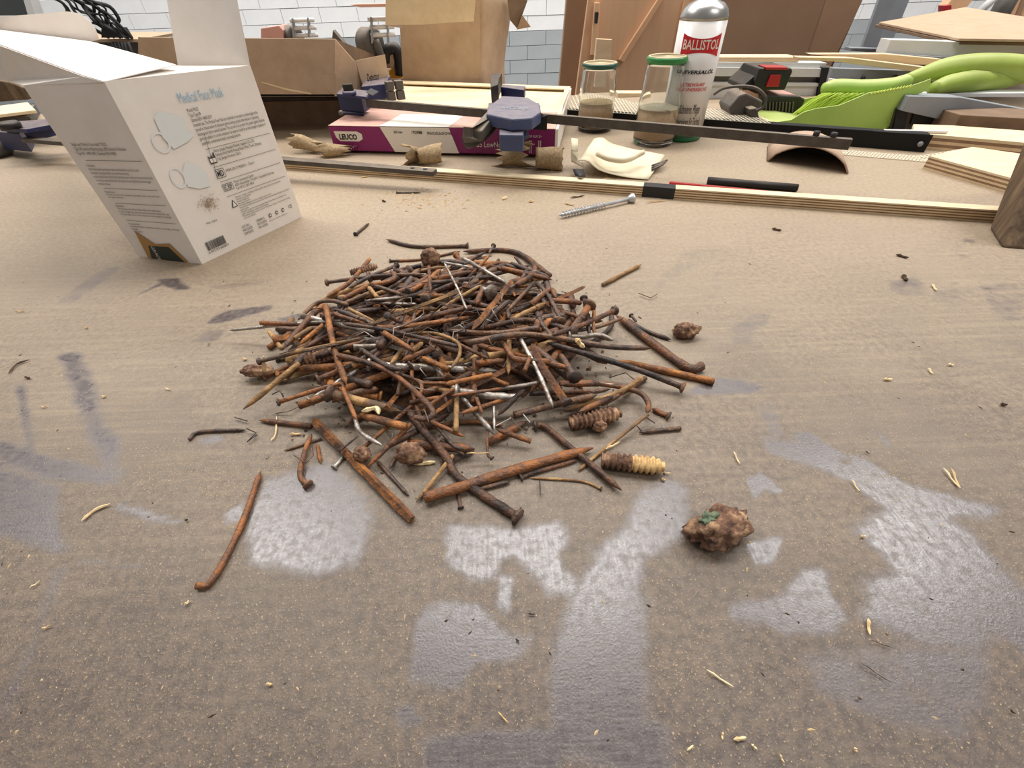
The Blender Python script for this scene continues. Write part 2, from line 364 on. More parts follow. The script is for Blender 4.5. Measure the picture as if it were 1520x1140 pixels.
    wm = ma('ADD', wv, ma('MULTIPLY', ma('SUBTRACT', edge, .5), 1.0)); wm = ma('ADD', wm, ma('MULTIPLY', ma('SUBTRACT', noi(22, 6, ((1, 4, 1), .6)), .5), .7)); wm = rmp(wm, .2, .8)
    wm = ma('MULTIPLY', wm, rmp(wv, .0, .08), clamp=True)
    wm = ma('MULTIPLY', wm, rmp(med, .32, .54, .6, 1))
    dustc = mix(rmp(med, .35, .65), sn((104, 91, 77)), sn((134, 117, 98)))
    dustc = mix(rmp(big, .4, .62), dustc, sn((120, 106, 90)))
    sx = n.new('ShaderNodeSeparateXYZ'); L.new(tc.outputs['Object'], sx.inputs[0])
    dustc = mix(rmp(noi(22, 5, ((.5, 9, 1), .12)), .48, .75, 0, .5), dustc, sn((158, 140, 116)))
    thick = ma('ADD', sx.outputs[1], ma('MULTIPLY', ma('SUBTRACT', noi(14, 6), .5), .22))      # photographer's shade painted into the dust colour: dark near edge, paler far side
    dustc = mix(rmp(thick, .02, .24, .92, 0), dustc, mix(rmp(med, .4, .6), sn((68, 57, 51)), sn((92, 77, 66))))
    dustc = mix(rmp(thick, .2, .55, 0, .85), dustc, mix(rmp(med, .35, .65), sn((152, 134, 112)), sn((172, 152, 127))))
    dustc = mix(rmp(fine, .6, .72, 0, .7), dustc, sn((196, 168, 128)))
    dustc = mix(rmp(fine, .38, .28, 0, .6), dustc, sn((92, 76, 62)))
    bare = mix(rmp(scr, .35, .7), sn((64, 54, 56)), sn((84, 73, 73)))
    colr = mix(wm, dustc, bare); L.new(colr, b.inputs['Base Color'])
    rgh = ma('ADD', rmp(wm, 0, 1, .55, .31), ma('MULTIPLY', ma('SUBTRACT', scr2, .5), .25)); rgh = ma('ADD', rgh, ma('MULTIPLY', ma('SUBTRACT', scr, .5), .2))
    L.new(rgh, b.inputs['Roughness']); L.new(rmp(wm, 0, 1, .6, .95), b.inputs['Specular IOR Level'])
    bp = n.new('ShaderNodeBump'); bp.inputs['Distance'].default_value = .0006; L.new(rmp(wm, 0, 1, .45, .12), bp.inputs['Strength'])
    L.new(ma('ADD', fine, ma('MULTIPLY', med, .8)), bp.inputs['Height']); L.new(bp.outputs[0], b.inputs['Normal'])
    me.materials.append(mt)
    root = thing('workbench', 'large workbench with dusty brown hardboard top under everything', 'workbench', (0, .4, -.9))
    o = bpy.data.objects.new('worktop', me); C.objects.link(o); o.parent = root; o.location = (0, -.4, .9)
    mb = MB(); mb.box((.175, .3825, -.0175), (3.85, 1.665, .034)); part(mb, 'top_board', M['mdf'], root)
    for x in (-1.6, 1.95):
        for y in (-.35, 1.1): mb = MB(); mb.box((x, y, -.467), (.08, .08, .865)); part(mb, 'leg', M['aluG'], root)
table()

# ------------------------------------------------------------------ setting
tag(MB().box((0, 2, -.92), (12, 8, .04)).build('floor', M['floor']), kind='structure')
WY = 4.0
wl = MB().box((0, WY+.12, 1.1), (12, .2, 4)).build('wall_back', M['mortar']); tag(wl, kind='structure')
zpaint = aty(640, 51, WY).z
bw, bh, jt = .262, .083, .0028
tag(MB().box((0, WY+.017, zpaint-1.5), (12, .01, 3.0)).build('trim_3', M['greywall']), kind='structure')
protoW = MB().box((0, 0, 0), (bw-jt, .03, bh-jt)).build('brick', M['whitewall'], wl, bevel=.001)
protoG = MB().box((0, 0, 0), (bw-jt, .03, bh-jt)).build('brick', M['greywall'], wl, bevel=.001)
protoW.location = (-3.6, WY+.01, zpaint+bh/2); protoG.location = (-3.6, WY+.01, zpaint-bh/2)
for row in range(-6, 3):
    for k in range(29):
        if row in (0, -1) and k == 0: continue
        src = protoW if row >= 0 else protoG
        o = src.copy(); C.objects.link(o); o.location = (-3.6+k*bw+(row % 2)*bw/2, WY+.01+random.uniform(-.002, .002), zpaint+(row+.5)*bh)
tag(MB().box((0, WY+.015, zpaint+3*bh+1.15), (12, .02, 2.3)).build('trim_1', M['whitewall']), kind='structure')
tag(MB().box((0, WY+.015, zpaint-6*bh-.1), (12, .02, .2)).build('trim_2', M['greywall']), kind='structure')

def panel(name, pts, Y, th, mt, label=None, cat=None, parent=None, group=None, bevel=0):
    mb = MB().prism([aty(x, y, Y) for x, y in pts], (0, th, 0))
    if parent: return part(mb, name, mt, parent, bevel)
    o = mb.build(name, mt, bevel=bevel); return tag(o, label, cat, group) if label else o

# boards and door leaning behind the bench (they run down to the floor)
def leaning(name, px0, px1, Y, th, mt, label, cat, ybot=145, lift=.35):
    (a, b) = px0; (c, d) = px1           # top-left x, top-right x at y=0 ; bottom-left, bottom-right at ybot
    tl, tr, br, bl = aty(a, 0, Y), aty(b, 0, Y), aty(d, ybot, Y), aty(c, ybot, Y)
    tl, tr = tl+(tl-bl)*lift*6, tr+(tr-br)*lift*6
    k = (bl.z+.9)/(tl.z-bl.z); bl = bl-(tl-bl)*k*1.0; k = (br.z+.9)/(tr.z-br.z); br = br-(tr-br)*k
    return tag(MB().prism([tl, tr, br, bl], (0, th, 0)).build(name, mt, bevel=.002), label, cat)
leaning('fibreboard_sheet', (985, 1225), (968, 1195), 1.62, .019, M['mdf'], 'large brown fibreboard sheet standing behind the spray can', 'board', 85)
leaning('fibreboard_sheet', (1225, 1281), (1198, 1240), 1.72, .019, M['mdf'], 'brown fibreboard sheet behind and right of the larger one', 'board', 85)
leaning('wooden_plank', (841, 874), (829, 833+22), 1.7, .03, M['mdf'], 'dark brown upright plank left of the pale door', 'plank', 137)
dr = leaning('wooden_door', (873, 1040), (855, 1010), 1.60, .02, M['door'], 'pale wooden door with diagonal brace leaning behind the jars', 'door', 137)
def bit(pts, Y, th, nm, mt, par):
    o = MB().prism([aty(x, y, Y) for x, y in pts], (0, th, 0)).build(nm, mt, par, bevel=.001); return o
bit([(980, -6), (988, -6), (926, 93), (919, 89)], 1.585, .015, 'brace', M['wood'], dr)
bit([(883, 4), (891, 4), (886, 82), (877, 82)], 1.585, .015, 'batten', M['wood'], dr)
bit([(884, 18), (889, 18), (887, 35), (883, 35)], 1.57, .012, 'handle', M['blackclean'], dr)
bit([(1017, -4), (1024, -4), (1003, 88), (998, 88)], 1.59, .01, 'batten', M['wood'], dr)
panel('wood_offcut', [(886, 58), (909, 59), (904, 130), (879, 130)], 1.5, .018, M['woodlath'], 'small pale wood offcut upright behind the left jar', 'offcut')
# slanted grey steel post, upper right
t = thing('steel_post', 'slanted grey steel post in front of the white brick wall', 'post', aty(1297, 76, 1.8))
panel('front_flange', [(1316, -30), (1341, -30), (1297, 80), (1278, 76)], 1.8, .012, M['aluG'], parent=t)
panel('side_flange', [(1341, -30), (1362, -30), (1316, 82), (1297, 80)], 1.86, .012, M['aluG'], parent=t)

# ------------------------------------------------------------------ mask box
A0, B0, D0 = on(300, 392), on(448, 322), on(207, 381); C0 = B0+D0-A0
def topat(base, py, px):
    # height where the vertical over base meets image row py
    lo, hi = 0, .4
    for _ in range(40):
        z = (lo+hi)/2; p = Vector((base.x, base.y, z)); d = p-EYE; y = 570-F*d.dot(UP)/d.dot(FW)
        if y > py: lo = z
        else: hi = z
    return z
HB = topat(A0, 122, 155)
def pt(px, py, base):                              # along the ray to (px,py) at the depth plane of base
    return aty(px, py, base.y)
A1 = aty(155, 122, A0.y+.002); B1 = aty(371, 98, B0.y-.004); D1 = aty(35, 128, D0.y-.005); C1 = B1+D1-A1
mk = thing('mask_carton', 'open white medical face mask carton standing at left of the nails', 'box', tuple(A0))
def face(name, q, th=.0007, mt='white'):
    a, b, c, d = q; g = [[a.lerp(b, u/6).lerp(d.lerp(c, u/6), v/6) for u in range(7)] for v in range(7)]
    n = (b-a).cross(d-a)
    return part(MB().sheet(g, th if (EYE-a).dot((g[1][0]-g[0][0]).cross(g[0][1]-g[0][0])) > 0 else -th, False), name, M[mt], mk)
face('front_panel', (A0, B0, B1, A1)); face('side_panel', (D0, A0, A1, D1)); face('back_panel', (C0, D0, D1, C1)); face('side_panel', (B0, C0, C1, B1)); face('bottom_panel', (A0, B0, C0, D0))
# open flaps
e1 = B1; e2 = B1.lerp(C1, .98); up = Vector((0, .0, .12))
tl_, tr_ = aty(246, -8, e2.y+.01), aty(350, -8, e1.y+.02)
part(MB().prism([e1, aty(264, 97, e2.y), tl_, tr_], (.0005, -.0005, 0)), 'end_flap', M['white'], mk, label='tall upright end flap of the carton')
zt = A1.z+.003
G1 = aty(124, 113, A1.y+.004); G2 = aty(0, 67, A1.y+.03); G3 = aty(-70, 42, A1.y+.05); F1 = on(134, 62, zt+.004); F0 = on(38, 75, zt+.004)
cc = on(262, 97, zt)
part(MB().sheet([[A1, G1, G2, G3], [cc, cc.lerp(F1, .5), F1, on(30, 76-30, zt+.006)]][::-1], .0006, False), 'top_flap', M['white'], mk)
tab = [(30, 76), (134, 62), (147, 59), (142, 44), (134, 32), (124, 24), (112, 19), (98, 17), (60, 20), (0, 25), (-60, 30), (-60, 88)]
Yt = F1.y
part(MB().prism([aty(x, y, Yt+.0) for x, y in tab], (0, .0006, 0)), 'tuck_flap', M['white'], mk, label='upright tuck flap with rounded corner')
part(MB().sheet([[A1, G1, G2, G3], [D1, D1.lerp(aty(0, 117, D1.y+.05), .6), aty(0, 117, D1.y+.05), aty(-60, 97, D1.y+.07)]], .0006, False), 'side_flap', M['white'], mk)
part(MB().prism([A1, B1, aty(263, 98, C1.y), G1], (0, 0, .0005)), 'inner_lip', M['white'], mk)
# print
def onface(a1, b1, a0, b0, u, v, off=.0009):
    p = a1.lerp(b1, u).lerp(a0.lerp(b0, u), v); n = (b1-a1).cross(a0-a1).normalized()
    if (EYE-p).dot(n) < 0: n = -n
    return p+n*off
fr = lambda u, v, off=.0009: onface(A1, B1, A0, B0, u, v, off)
lf = lambda u, v, off=.0009: onface(D1, A1, D0, A0, u, v, off)
def ptext(s, fc, u0, u1, v0, v1, name, mt, bold=0, size=None):
    vs, fs = text_mesh(s, 1, bold=bold)
    xs = [v.x for v in vs]; ys = [v.y for v in vs]; x0, x1, y0, y1 = min(xs), max(xs), min(ys), max(ys)
    mb = MB().add([fc(u0+(v.x-x0)/(x1-x0)*(u1-u0), v0+(y1-v.y)/(y1-y0)*(v1-v0)) for v in vs], fs)
    return part(mb, name, M[mt], mk)
def pshape(pts, fc, name, mt, off=.0009): return part(MB().add([fc(u, v, off) for u, v in pts], [tuple(range(len(pts)))]), name, M[mt], mk)
def prule(fc, u0, u1, v): pshape([(u0, v-.0012), (u1, v-.0012), (u1, v+.0012), (u0, v+.0012)], fc, 'printed_rule', 'darkgrey')
ptext('Medical Face Mask', fr, .38, .71, .085, .135, 'title_print', 'blueprint', 0)
ptext('Model:YNLD\nType:Type IIR\nStandard:EN 14683:2019\nIntended use: The Medical Face Mask are intended to be used to protect against the\nspread or transmission of infectious germs during surgical intervention in operating\ntheatres and other medical facilities. The use aim is to protect the patient against infective\ngerms in addition in certain situations the wearer should be protected against splashes of\npotentially contaminated liquids and nasal particles.', fr, .40, .96, .165, .365, 'text_print', 'blackclean')
prule(fr, .41, .97, .385)
ptext('Name: Jiangsu Naqqian Medical Supplies CO.,LTD\nAddress:No.8 North Petong Road, Wuxi Town, Danyang\nCity, Jiangsu Province, China.', fr, .46, .86, .395, .465, 'text_print', 'blackclean')
prule(fr, .41, .97, .49)
ptext('MDR 2017/745(EU) - Class I', fr, .49, .74, .52, .54, 'text_print', 'blackclean')
ptext('MD', fr, .415, .465, .515, .55, 'symbol_print', 'blackclean', .02)
prule(fr, .41, .97, .58)
ptext('Name:Cosmostech GmbH\nADD: Neuenhofstr. 71A 6074   Düsseldorf, Germany\nTel:+49 211 2301 8816', fr, .51, .88, .595, .655, 'text_print', 'blackclean')
ptext('EC REP', fr, .42, .485, .605, .635, 'symbol_print', 'blackclean', .01)
prule(fr, .41, .97, .675)
ptext('If there is redness, swelling and itching after usage, please stop using them.\nContact your physician.\nOnly for single use.\nStay away from fire.\nCorrectly distinguish the front and back prior to use.\nThe products should be stored in a dry room with excellent ventilation and without\ncaustic gases.\nProperly discard the used disposable Medical Face Masks according to local\npolicy, including its use and cross-infection.\nThe device should not be used over 12h, please change it every time well using\nand cross infection.', fr, .47, .97, .69, .845, 'text_print', 'blackclean')
def frame(fc, u0, u1, v0, v1, t=.003, nm='symbol_frame'):
    mb = MB()
    for q in ([(u0, v0), (u1, v0), (u1, v0+t), (u0, v0+t)], [(u0, v1-t), (u1, v1-t), (u1, v1), (u0, v1)], [(u0, v0), (u0+t, v0), (u0+t, v1), (u0, v1)], [(u1-t, v0), (u1, v0), (u1, v1), (u1-t, v1)]):
        mb.add([fc(u, v) for u, v in q], [(0, 1, 2, 3)])
    part(mb, nm, M['blackclean'], mk)
frame(fr, .405, .475, .505, .56); frame(fr, .41, .495, .598, .642)
pshape([(.40, .47), (.40, .42), (.415, .435), (.425, .42), (.435, .435), (.445, .41), (.455, .41), (.455, .47)], fr, 'symbol_print', 'darkgrey')
pshape([(.405, .463), (.405, .44), (.45, .44), (.45, .463)], fr, 'symbol_print', 'white', .0011)
pshape([(.415, .75), (.44, .70), (.465, .75)], fr, 'symbol_print', 'blackclean'); pshape([(.423, .746), (.44, .712), (.457, .746)], fr, 'symbol_print', 'white', .0011)
ptext('!', fr, .437, .443, .72, .742, 'symbol_print', 'blackclean')
ptext('Mask display', fr, .17, .26, .775, .79, 'text_print', 'darkgrey')
ptext('LOT NO.:\nMFG.DATE:\nEXP.DATE:', fr, .42, .51, .88, .945, 'text_print', 'blackclean')
ptext('20200415\n04.15.2020\n04.14.2022', fr, .56, .65, .88, .945, 'text_print', 'blackclean')
ptext('CE', fr, .90, .935, .875, .90, 'symbol_print', 'blackclean')
for k, u in enumerate((.70, .77, .835)):
    pshape([(u+.014*math.cos(a), .89+.014*math.sin(a)) for a in [i*math.pi/6 for i in range(12)]], fr, 'symbol_print', 'darkgrey')
    pshape([(u+.008*math.cos(a), .89+.008*math.sin(a)) for a in [i*math.pi/3 for i in range(6)]], fr, 'symbol_print', 'label', .0011)
    prule(fr, u-.03, u+.03, .925)
mb = MB(); x = .09
while x < .25:
    w_ = random.choice((.002, .004, .006)); mb.add([fr(x, .885), fr(x+w_, .885), fr(x+w_, .94), fr(x, .94)], [(0, 1, 2, 3)]); x += w_+random.choice((.003, .004))
part(mb, 'barcode', M['blackclean'], mk)
ptext('6 972753 660872', fr, .085, .26, .945, .96, 'text_print', 'blackclean')
pshape([(.17, .18), (.22, .155), (.30, .18), (.36, .20), (.345, .25), (.37, .30), (.31, .325), (.20, .345), (.165, .28)], fr, 'mask_picture', 'mask1')
mb = MB()
for a0, cx, cy, rx, ry in ((0, .14, .30, .055, .055), (0, .135, .49, .05, .06)):
    for i in range(24):
        a, b = i*math.pi/12, (i+1)*math.pi/12; mb.add([fr(cx+rx*math.cos(a), cy+ry*math.sin(a)), fr(cx+rx*math.cos(b), cy+ry*math.sin(b)), fr(cx+rx*.75*math.cos(b), cy+ry*.8*math.sin(b)), fr(cx+rx*.75*math.cos(a), cy+ry*.8*math.sin(a))], [(0, 1, 2, 3)])
part(mb, 'mask_loop_picture', M['mask2'], mk)
pshape([(.18, .47), (.23, .42), (.31, .46), (.34, .52), (.325, .585), (.24, .58), (.17, .55)], fr, 'mask_picture', 'mask1')
mb = MB(); random.seed(3)
for i in range(420):
    a = random.gauss(0, 1); b = random.gauss(0, 1); u, v = .255+a*.035, .67+b*.022; r1 = random.uniform(.003, .009); an = random.random()*3
    mb.add([fr(u, v, .001), fr(u+r1*math.cos(an), v+r1*math.sin(an), .001), fr(u+r1*.6, v+r1*.8, .001)], [(0, 1, 2)])
part(mb, 'rust_smudge', M['smudge'], mk)
mb = MB()
path = [(.445, .30), (.435, .36), (.425, .40), (.425, .45), (.41, .50), (.395, .56)]
for (a, b), (c, d) in zip(path, path[1:]): mb.add([fr(a, b, .0013), fr(a+.003, b, .0013), fr(c+.003, d, .0013), fr(c, d, .0013)], [(0, 1, 2, 3)])
part(mb, 'scratch_mark', M['darkgrey'], mk)
ptext('Single-use Medical face mask YNLD\nType IIR particle filtering type, BFE bacteria filtration\nType IIR  ≥98% BFE  Standard EN14683', lf, .12, .82, .275, .345, 'side_print', 'darkgrey')
prule(lf, .18, .94, .37)
ptext('Instructions:\nWash hands before putting the mask on and keep the nose clip up, pull\nthe elastic loops behind both ears and fit the nose clip\nto the bridge of the nose. Pull the mask down over mouth and chin and check the fit\nso no air can enter at the sides, then press the nose clip firmly to the face again\nand leave it there.', lf, .14, .96, .39, .51, 'side_print', 'darkgrey')
prule(lf, .18, .94, .53)
ptext('Precautions:\nDo not use when the packing is damaged, keep it dry and clean\nstorage conditions', lf, .16, .92, .545, .59, 'side_print', 'darkgrey')
prule(lf, .2, .94, .62)
ptext('Attention:\nThe product should be used within the expiry date\nit is for single use only and must be thrown away after use\nDo not wear it for more than four hours without a change', lf, .18, .92, .63, .70, 'side_print', 'darkgrey')
prule(lf, .2, .94, .73)
ptext('Composition:\nnon-woven fabric, melt-blown fabric, nose clip, ear loops\nStorage\n-20 to 40 C', lf, .2, .94, .745, .81, 'side_print', 'darkgrey')
pshape([(.20, .80), (.34, .86), (.62, .86), (.97, .995), (.18, .995)][:0] or [(.22, .80), (.42, .885), (.66, .87), (.80, .995), (.16, .995)], lf, 'torn_corner', 'gold')
pshape([(.30, .90), (.62, .895), (.74, .995), (.22, .995)], lf, 'green_card', 'dgreen', .0012)
vs, fs = text_mesh('GRACE', 1); part(MB().add([lf(.33+v.y*.07, .90+v.x*.032, .0014) for v in vs], fs), 'card_print', M['label'], mk)

# ------------------------------------------------------------------ large cardboard boxes
Yc = .93; zc = .0
lb = thing('flat_carton', 'flat dark carton underneath the long open cardboard box', 'box', on(400, 185))
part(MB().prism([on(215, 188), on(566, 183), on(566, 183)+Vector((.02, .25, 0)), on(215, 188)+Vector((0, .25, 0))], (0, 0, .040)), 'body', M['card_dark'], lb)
cb = thing('cardboard_box', 'long open cardboard box with torn tape behind the mask carton', 'box', aty(400, 142, Yc))
Yb = .925
q = [aty(205, 55, Yb), aty(497, 58, Yb), aty(497, 143, Yb), aty(205, 143, Yb)]
part(MB().prism(q, (0, .003, 0)), 'front_panel', M['card'], cb, .0005)
rc, rb = q[1], q[2]; bk = Vector((.1, .27, 0))
part(MB().prism([rc, aty(527, 92, Yb+.05), aty(543, 142, Yb+.08), rb], (0, .003, 0)), 'side_panel', M['card'], cb)
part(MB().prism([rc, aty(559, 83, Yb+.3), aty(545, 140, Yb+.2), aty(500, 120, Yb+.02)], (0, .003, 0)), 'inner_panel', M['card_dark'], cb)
fl = part(MB().prism([aty(528, 90, Yb+.055), aty(571, 81, Yb+.10), aty(577, 125, Yb+.10), aty(543, 142, Yb+.06)], (0, .003, 0)), 'end_flap', M['card'], cb)
bl_ = [aty(205, 55, Yb)+Vector((0, .3, -.045)), aty(497, 58, Yb)+Vector((.05, .3, -.045)), aty(497, 143, Yb)+Vector((.05, .3, 0)), aty(205, 143, Yb)+Vector((0, .3, 0))]
part(MB().prism(bl_, (0, .003, 0)), 'back_panel', M['card'], cb); part(MB().prism([q[3], q[2], bl_[2], bl_[3]], (0, 0, .003)), 'bottom_panel', M['card'], cb)
part(MB().prism([q[0], bl_[0], bl_[3], q[3]], (.003, 0, 0)), 'side_panel', M['card'], cb)
for nm, pl in (('tape_edge', [(388, 121), (425, 131), (462, 138), (462, 140.5), (425, 134), (388, 123)]), ('tape_patch', [(478, 110), (499, 110), (498, 142), (480, 130)])):
    part(MB().prism([aty(x, y, Yb-.001) for x, y in pl], (0, .0008, 0)), nm, M['card_in'] if nm == 'tape_edge' else M['card'], cb)
vs, fs = text_mesh('Detector', 1, bold=.02)
o0, ox, oy = aty(546, 120.5, Yb+.058), aty(565, 117, Yb+.076), aty(545, 109, Yb+.056)
part(MB().add([o0+(ox-o0)*(v.x/4.1)+(oy-o0)*(v.y/.72)+Vector((0, -.004, 0)) for v in vs], fs), 'box_print', M['blackclean'], cb)
part(MB().prism([aty(546, 122.5, Yb+.054), aty(565, 119, Yb+.072), aty(565, 120, Yb+.072), aty(546, 123.6, Yb+.054)], (0, .001, 0)), 'box_print', M['blackclean'], cb)
# tall carton
tc_ = thing('tall_carton', 'tall dented cardboard carton behind the flat magenta box', 'box', aty(650, 150, 1.2))
Yk = 1.14
part(MB().prism([aty(590, -20, Yk+.04), aty(712, -20, Yk), aty(713, 148, Yk), aty(600, 150, Yk+.04)], (0, .004, 0)), 'front_panel', M['card'], tc_)
g = []
for i in range(7):
    row = []
    for j in range(5):
        u = j/4; v = i/6; a = aty(712, -20+168*v, Yk); b = aty(757-8*v+3*math.sin(v*7), -20+168*v, Yk+.09); p = a.lerp(b, u)
        p.y += .012*math.exp(-((v-.45)/.15)**2)*(1-u); row.append(p)
    g.append(row)
part(MB().sheet(g, .004), 'side_panel', M['card'], tc_)
part(MB().prism([aty(573, -25, Yk-.05), aty(708, -25, Yk-.05), aty(703, 32, Yk-.05), aty(668, 33.5, Yk-.05), aty(630, 36.5, Yk-.05), aty(572, 37, Yk-.05)], (0, .004, 0)), 'front_flap', M['card_in'], tc_, label='pale folded-down front flap')
part(MB().prism([aty(752, -10, Yk+.05), aty(783, 1, Yk+.08), aty(768, 43, Yk+.08), aty(757, 30, Yk+.06)], (0, .004, 0)), 'side_flap', M['card_dark'], tc_)
part(MB().prism([aty(775, 22, Yk+.07), aty(788, 40, Yk+.08), aty(767, 44, Yk+.08)], (0, .004, 0)), 'side_flap', M['card'], tc_)
part(MB().prism([aty(573, 35, Yk-.045), aty(592, 33, Yk+.02), aty(600, 42, Yk+.02), aty(575, 39, Yk-.045)], (0, .003, 0)), 'inner_fold', M['card_dark'], tc_)
tag(MB().prism([aty(518, 7, 1.17), aty(535, 11, 1.17), aty(592, 10, 1.17), aty(592, 5, 1.17), aty(530, 6, 1.17)], (0, .03, 0)).build('putty_blade', M['pink'], bevel=.001), 'pale pink flat blade poking out left of the tall carton', 'blade')

# ------------------------------------------------------------------ flat magenta box
zt1, zb1 = .040, .004
lo = thing('saw_blade_box', 'flat magenta and white box lying under the bar clamp', 'box', on(650, 222))
a, b = on(487, 187, zt1), on(824, 192, zt1); c_, d_ = on(845, 131, zt1), on(595, 122, zt1)
dz = Vector((0, 0, zt1-zb1))
part(MB().prism([p-dz for p in (a, b, c_, d_)], dz), 'body', M['magenta'], lo, .0008)
top = lambda u, v, o=.0006: a.lerp(b, u).lerp(d_.lerp(c_, u), v)+Vector((0, 0, o))
frn = lambda u, v, o=.0006: a.lerp(b, u)-dz*v+Vector((0, -o, 0))
def lq(f, pts, nm, mt, o=.0006): return part(MB().add([f(u, v, o) for u, v in pts], [tuple(range(len(pts)))]), nm, M[mt], lo)
lq(top, [(0, 0), (1, 0), (1, .34), (0, .34)], 'dusty_cover', 'pink'); lq(top, [(0, .34), (1, .34), (1, 1), (0, 1)], 'pale_cover', 'beige')
lq(top, [(.24, 0), (.55, 0), (.57, .22), (.27, .22)], 'label_top', 'label', .001)
lq(frn, [(.24, 0), (.55, 0), (.585, 1), (.29, 1)], 'label_front', 'label')
s = []
for i in range(20):
    an = i/20*2*math.pi; s.append((.085+.052*(1 if math.cos(an) > 0 else -1)+.02*math.cos(an), .36+.2*math.sin(an)))
lq(frn, [(.02, .2), (.13, .2), (.15, .3), (.15, .5), (.13, .6), (.04, .6), (.025, .45)], 'brand_plate', 'label')
def ltext(sx, f, u0, v0, h, w_, mt, nm='printed_text', bold=.02):
    vs, fs = text_mesh(sx, 1, bold=bold); xm = max(v.x for v in vs); ym = max(v.y for v in vs)
    part(MB().add([f(u0+v.x/xm*w_, v0-v.y/ym*h, .0012) for v in vs], fs), nm, M[mt], lo)
ltext('LEUCO', frn, .04, .52, .22, .085, 'blackclean', bold=.04); ltext('g5.\u00b7\u00b7', frn, .04, .92, .16, .07, 'label')
ltext('303 mm', frn, .30, .24, .1, .04, 'darkgrey'); ltext('192988', frn, .38, .25, .12, .05, 'blackclean'); ltext('303x3,2/2,2x30 Z=96', frn, .45, .26, .1, .11, 'darkgrey')
ltext('G5 LowNoise', frn, .66, .72, .22, .14, 'label', bold=0); ltext('TOP FILM Z+', frn, .885, .32, .1, .06, 'label', bold=0)
lq(frn, [(.89, .4), (.945, .4), (.945, .95), (.89, .95)], 'printed_square', 'magenta', .001)
for u in (.892, .9, .932, .94): lq(frn, [(u, .42), (u+.003, .42), (u+.003, .92), (u, .92)], 'printed_bar', 'label', .0014)
part(MB().prism([b+Vector((.0005, 0, 0)), c_+Vector((.0005, 0, 0)), c_+Vector((.0005, 0, -.035)), b+Vector((.0005, 0, -.035))], (.004, 0, 0)), 'side_edge', M['white'], lo)
part(MB().prism([on(596, 121, .044), on(847, 130, .044), on(836, 158, .044), on(832, 175, .044), on(826, 175, .044), on(838, 134, .044), on(598, 125, .044)], (0, 0, .002)), 'cover_rim', M['beige'], lo)
part(MB().prism([on(493, 210, .012), on(530, 217, .012), on(530, 224, .004), on(498, 221, .004)], (0, .004, 0)), 'corner_tab', M['magenta'], lo)
l2 = tag(MB().prism([on(668, 224), on(800, 229), on(800, 229)+Vector((0, .2, 0)), on(668, 224)+Vector((0, .2, 0))], (0, 0, .0035)).build('leaflet', M['label']), 'thin pale leaflet wedged beneath the magenta box', 'leaflet')

# ------------------------------------------------------------------ bar clamps
cl = thing('bar_clamp', 'navy one-handed bar clamp lying across the magenta box and jars side', 'clamp', on(768, 215, .04))
zb = .062
p0, p1 = on(545, 153, zb), on(1262, 214, zb-.006)
part(MB().bar(p0, p1, .007, .0115), 'steel_rail', M['steelbar'], cl, .0006)
hb = (p1-p0).normalized()
for k in (.02, .038): part(MB().tube([p1-hb*k+Vector((0, 0, .006)), p1-hb*k+Vector((0, 0, .0105))], .0035, 12), 'stop_pin', M['blackclean'], cl)
# fixed jaw (left)
def pz(pts, z, dz_, nm, mt, root, bevel=.001, lab=None):
    return part(MB().prism([on(x, y, z) for x, y in pts], (0, 0, dz_)), nm, M[mt], root, bevel, lab)
pz([(500, 143), (545, 148), (550, 139), (509, 134)], .071, .004, 'jaw_housing', 'navy', cl)
pz([(505, 170), (541, 172), (546, 160), (512, 158)], .041, .004, 'jaw_housing', 'navy', cl)
part(MB().prism([on(506, 165, .045), on(541, 168, .045), on(541, 168, .045)+Vector((.004, .03, 0)), on(506, 165, .045)+Vector((.004, .03, 0))], (0, 0, .027)), 'jaw_housing', M['navy'], cl, .002)
for z in (.05, .058, .066):
    part(MB().tube([on(505, 168, z), on(505, 168, z)+Vector((0, .006, 0))], .003, 8), 'screw_boss', M['darkgrey'], cl)
kp = on(519, 140, .076)
kb_ = part(MB().lathe([(.011, 0), (.011, .003), (.009, .005)], kp, 20), 'knob', M['navy'], cl)
part(MB().box(kp+Vector((0, 0, .009)), (.016, .005, .010)), 'knob_grip', M['black'], kb_, .001)
pz([(541, 150), (575, 146), (583, 132), (552, 128), (530, 132), (545, 140)], .052, .022, 'jaw_arm', 'navy', cl)
pz([(543, 138), (551, 132), (562, 137), (553, 143)], .0742, .0012, 'jaw_recess', 'blackclean', cl, 0)
jp = on(585, 150, .052)
for dx in (0, .0155):
    for dzz in (.006, .021): part(MB().box(jp+Vector((dx-.006+.0, .012+dx*.4, dzz)), (.0135, .012, .0138), Matrix.Rotation(R(28), 3, 'Z')), 'jaw_pad', M['darkgrey'], cl, .001)
# sliding body
bod = [(722, 174), (724, 163), (736, 154), (745, 147), (784, 149), (802, 160), (803, 171), (790, 180), (760, 182)]
bc = [on(x, y, .075) for x, y in bod]
part(MB().prism([p-Vector((0, 0, .010)) for p in bc], (0, 0, .014)), 'trigger_body', M['slate'], cl, .002)
part(MB().prism([on(726, 180, .052), on(800, 180, .052), on(800, 168, .052), on(726, 168, .052)], (0, 0, .014)), 'trigger_body', M['navy'], cl, .001)
vs, fs = text_mesh('RECORD', 1, bold=.02)
o_ = on(744, 161, .0794); ox = on(786, 163, .0794); oy = on(747, 156, .0794)
part(MB().add([o_+(ox-o_)*(v.x/4.3)+(oy-o_)*v.y for v in vs], fs), 'embossed_lettering', M['aluG'], cl)
pz([(729, 143), (731, 134), (746, 133), (742, 141), (740, 152), (730, 156)], .062, .024, 'jaw_pad', 'black', cl)
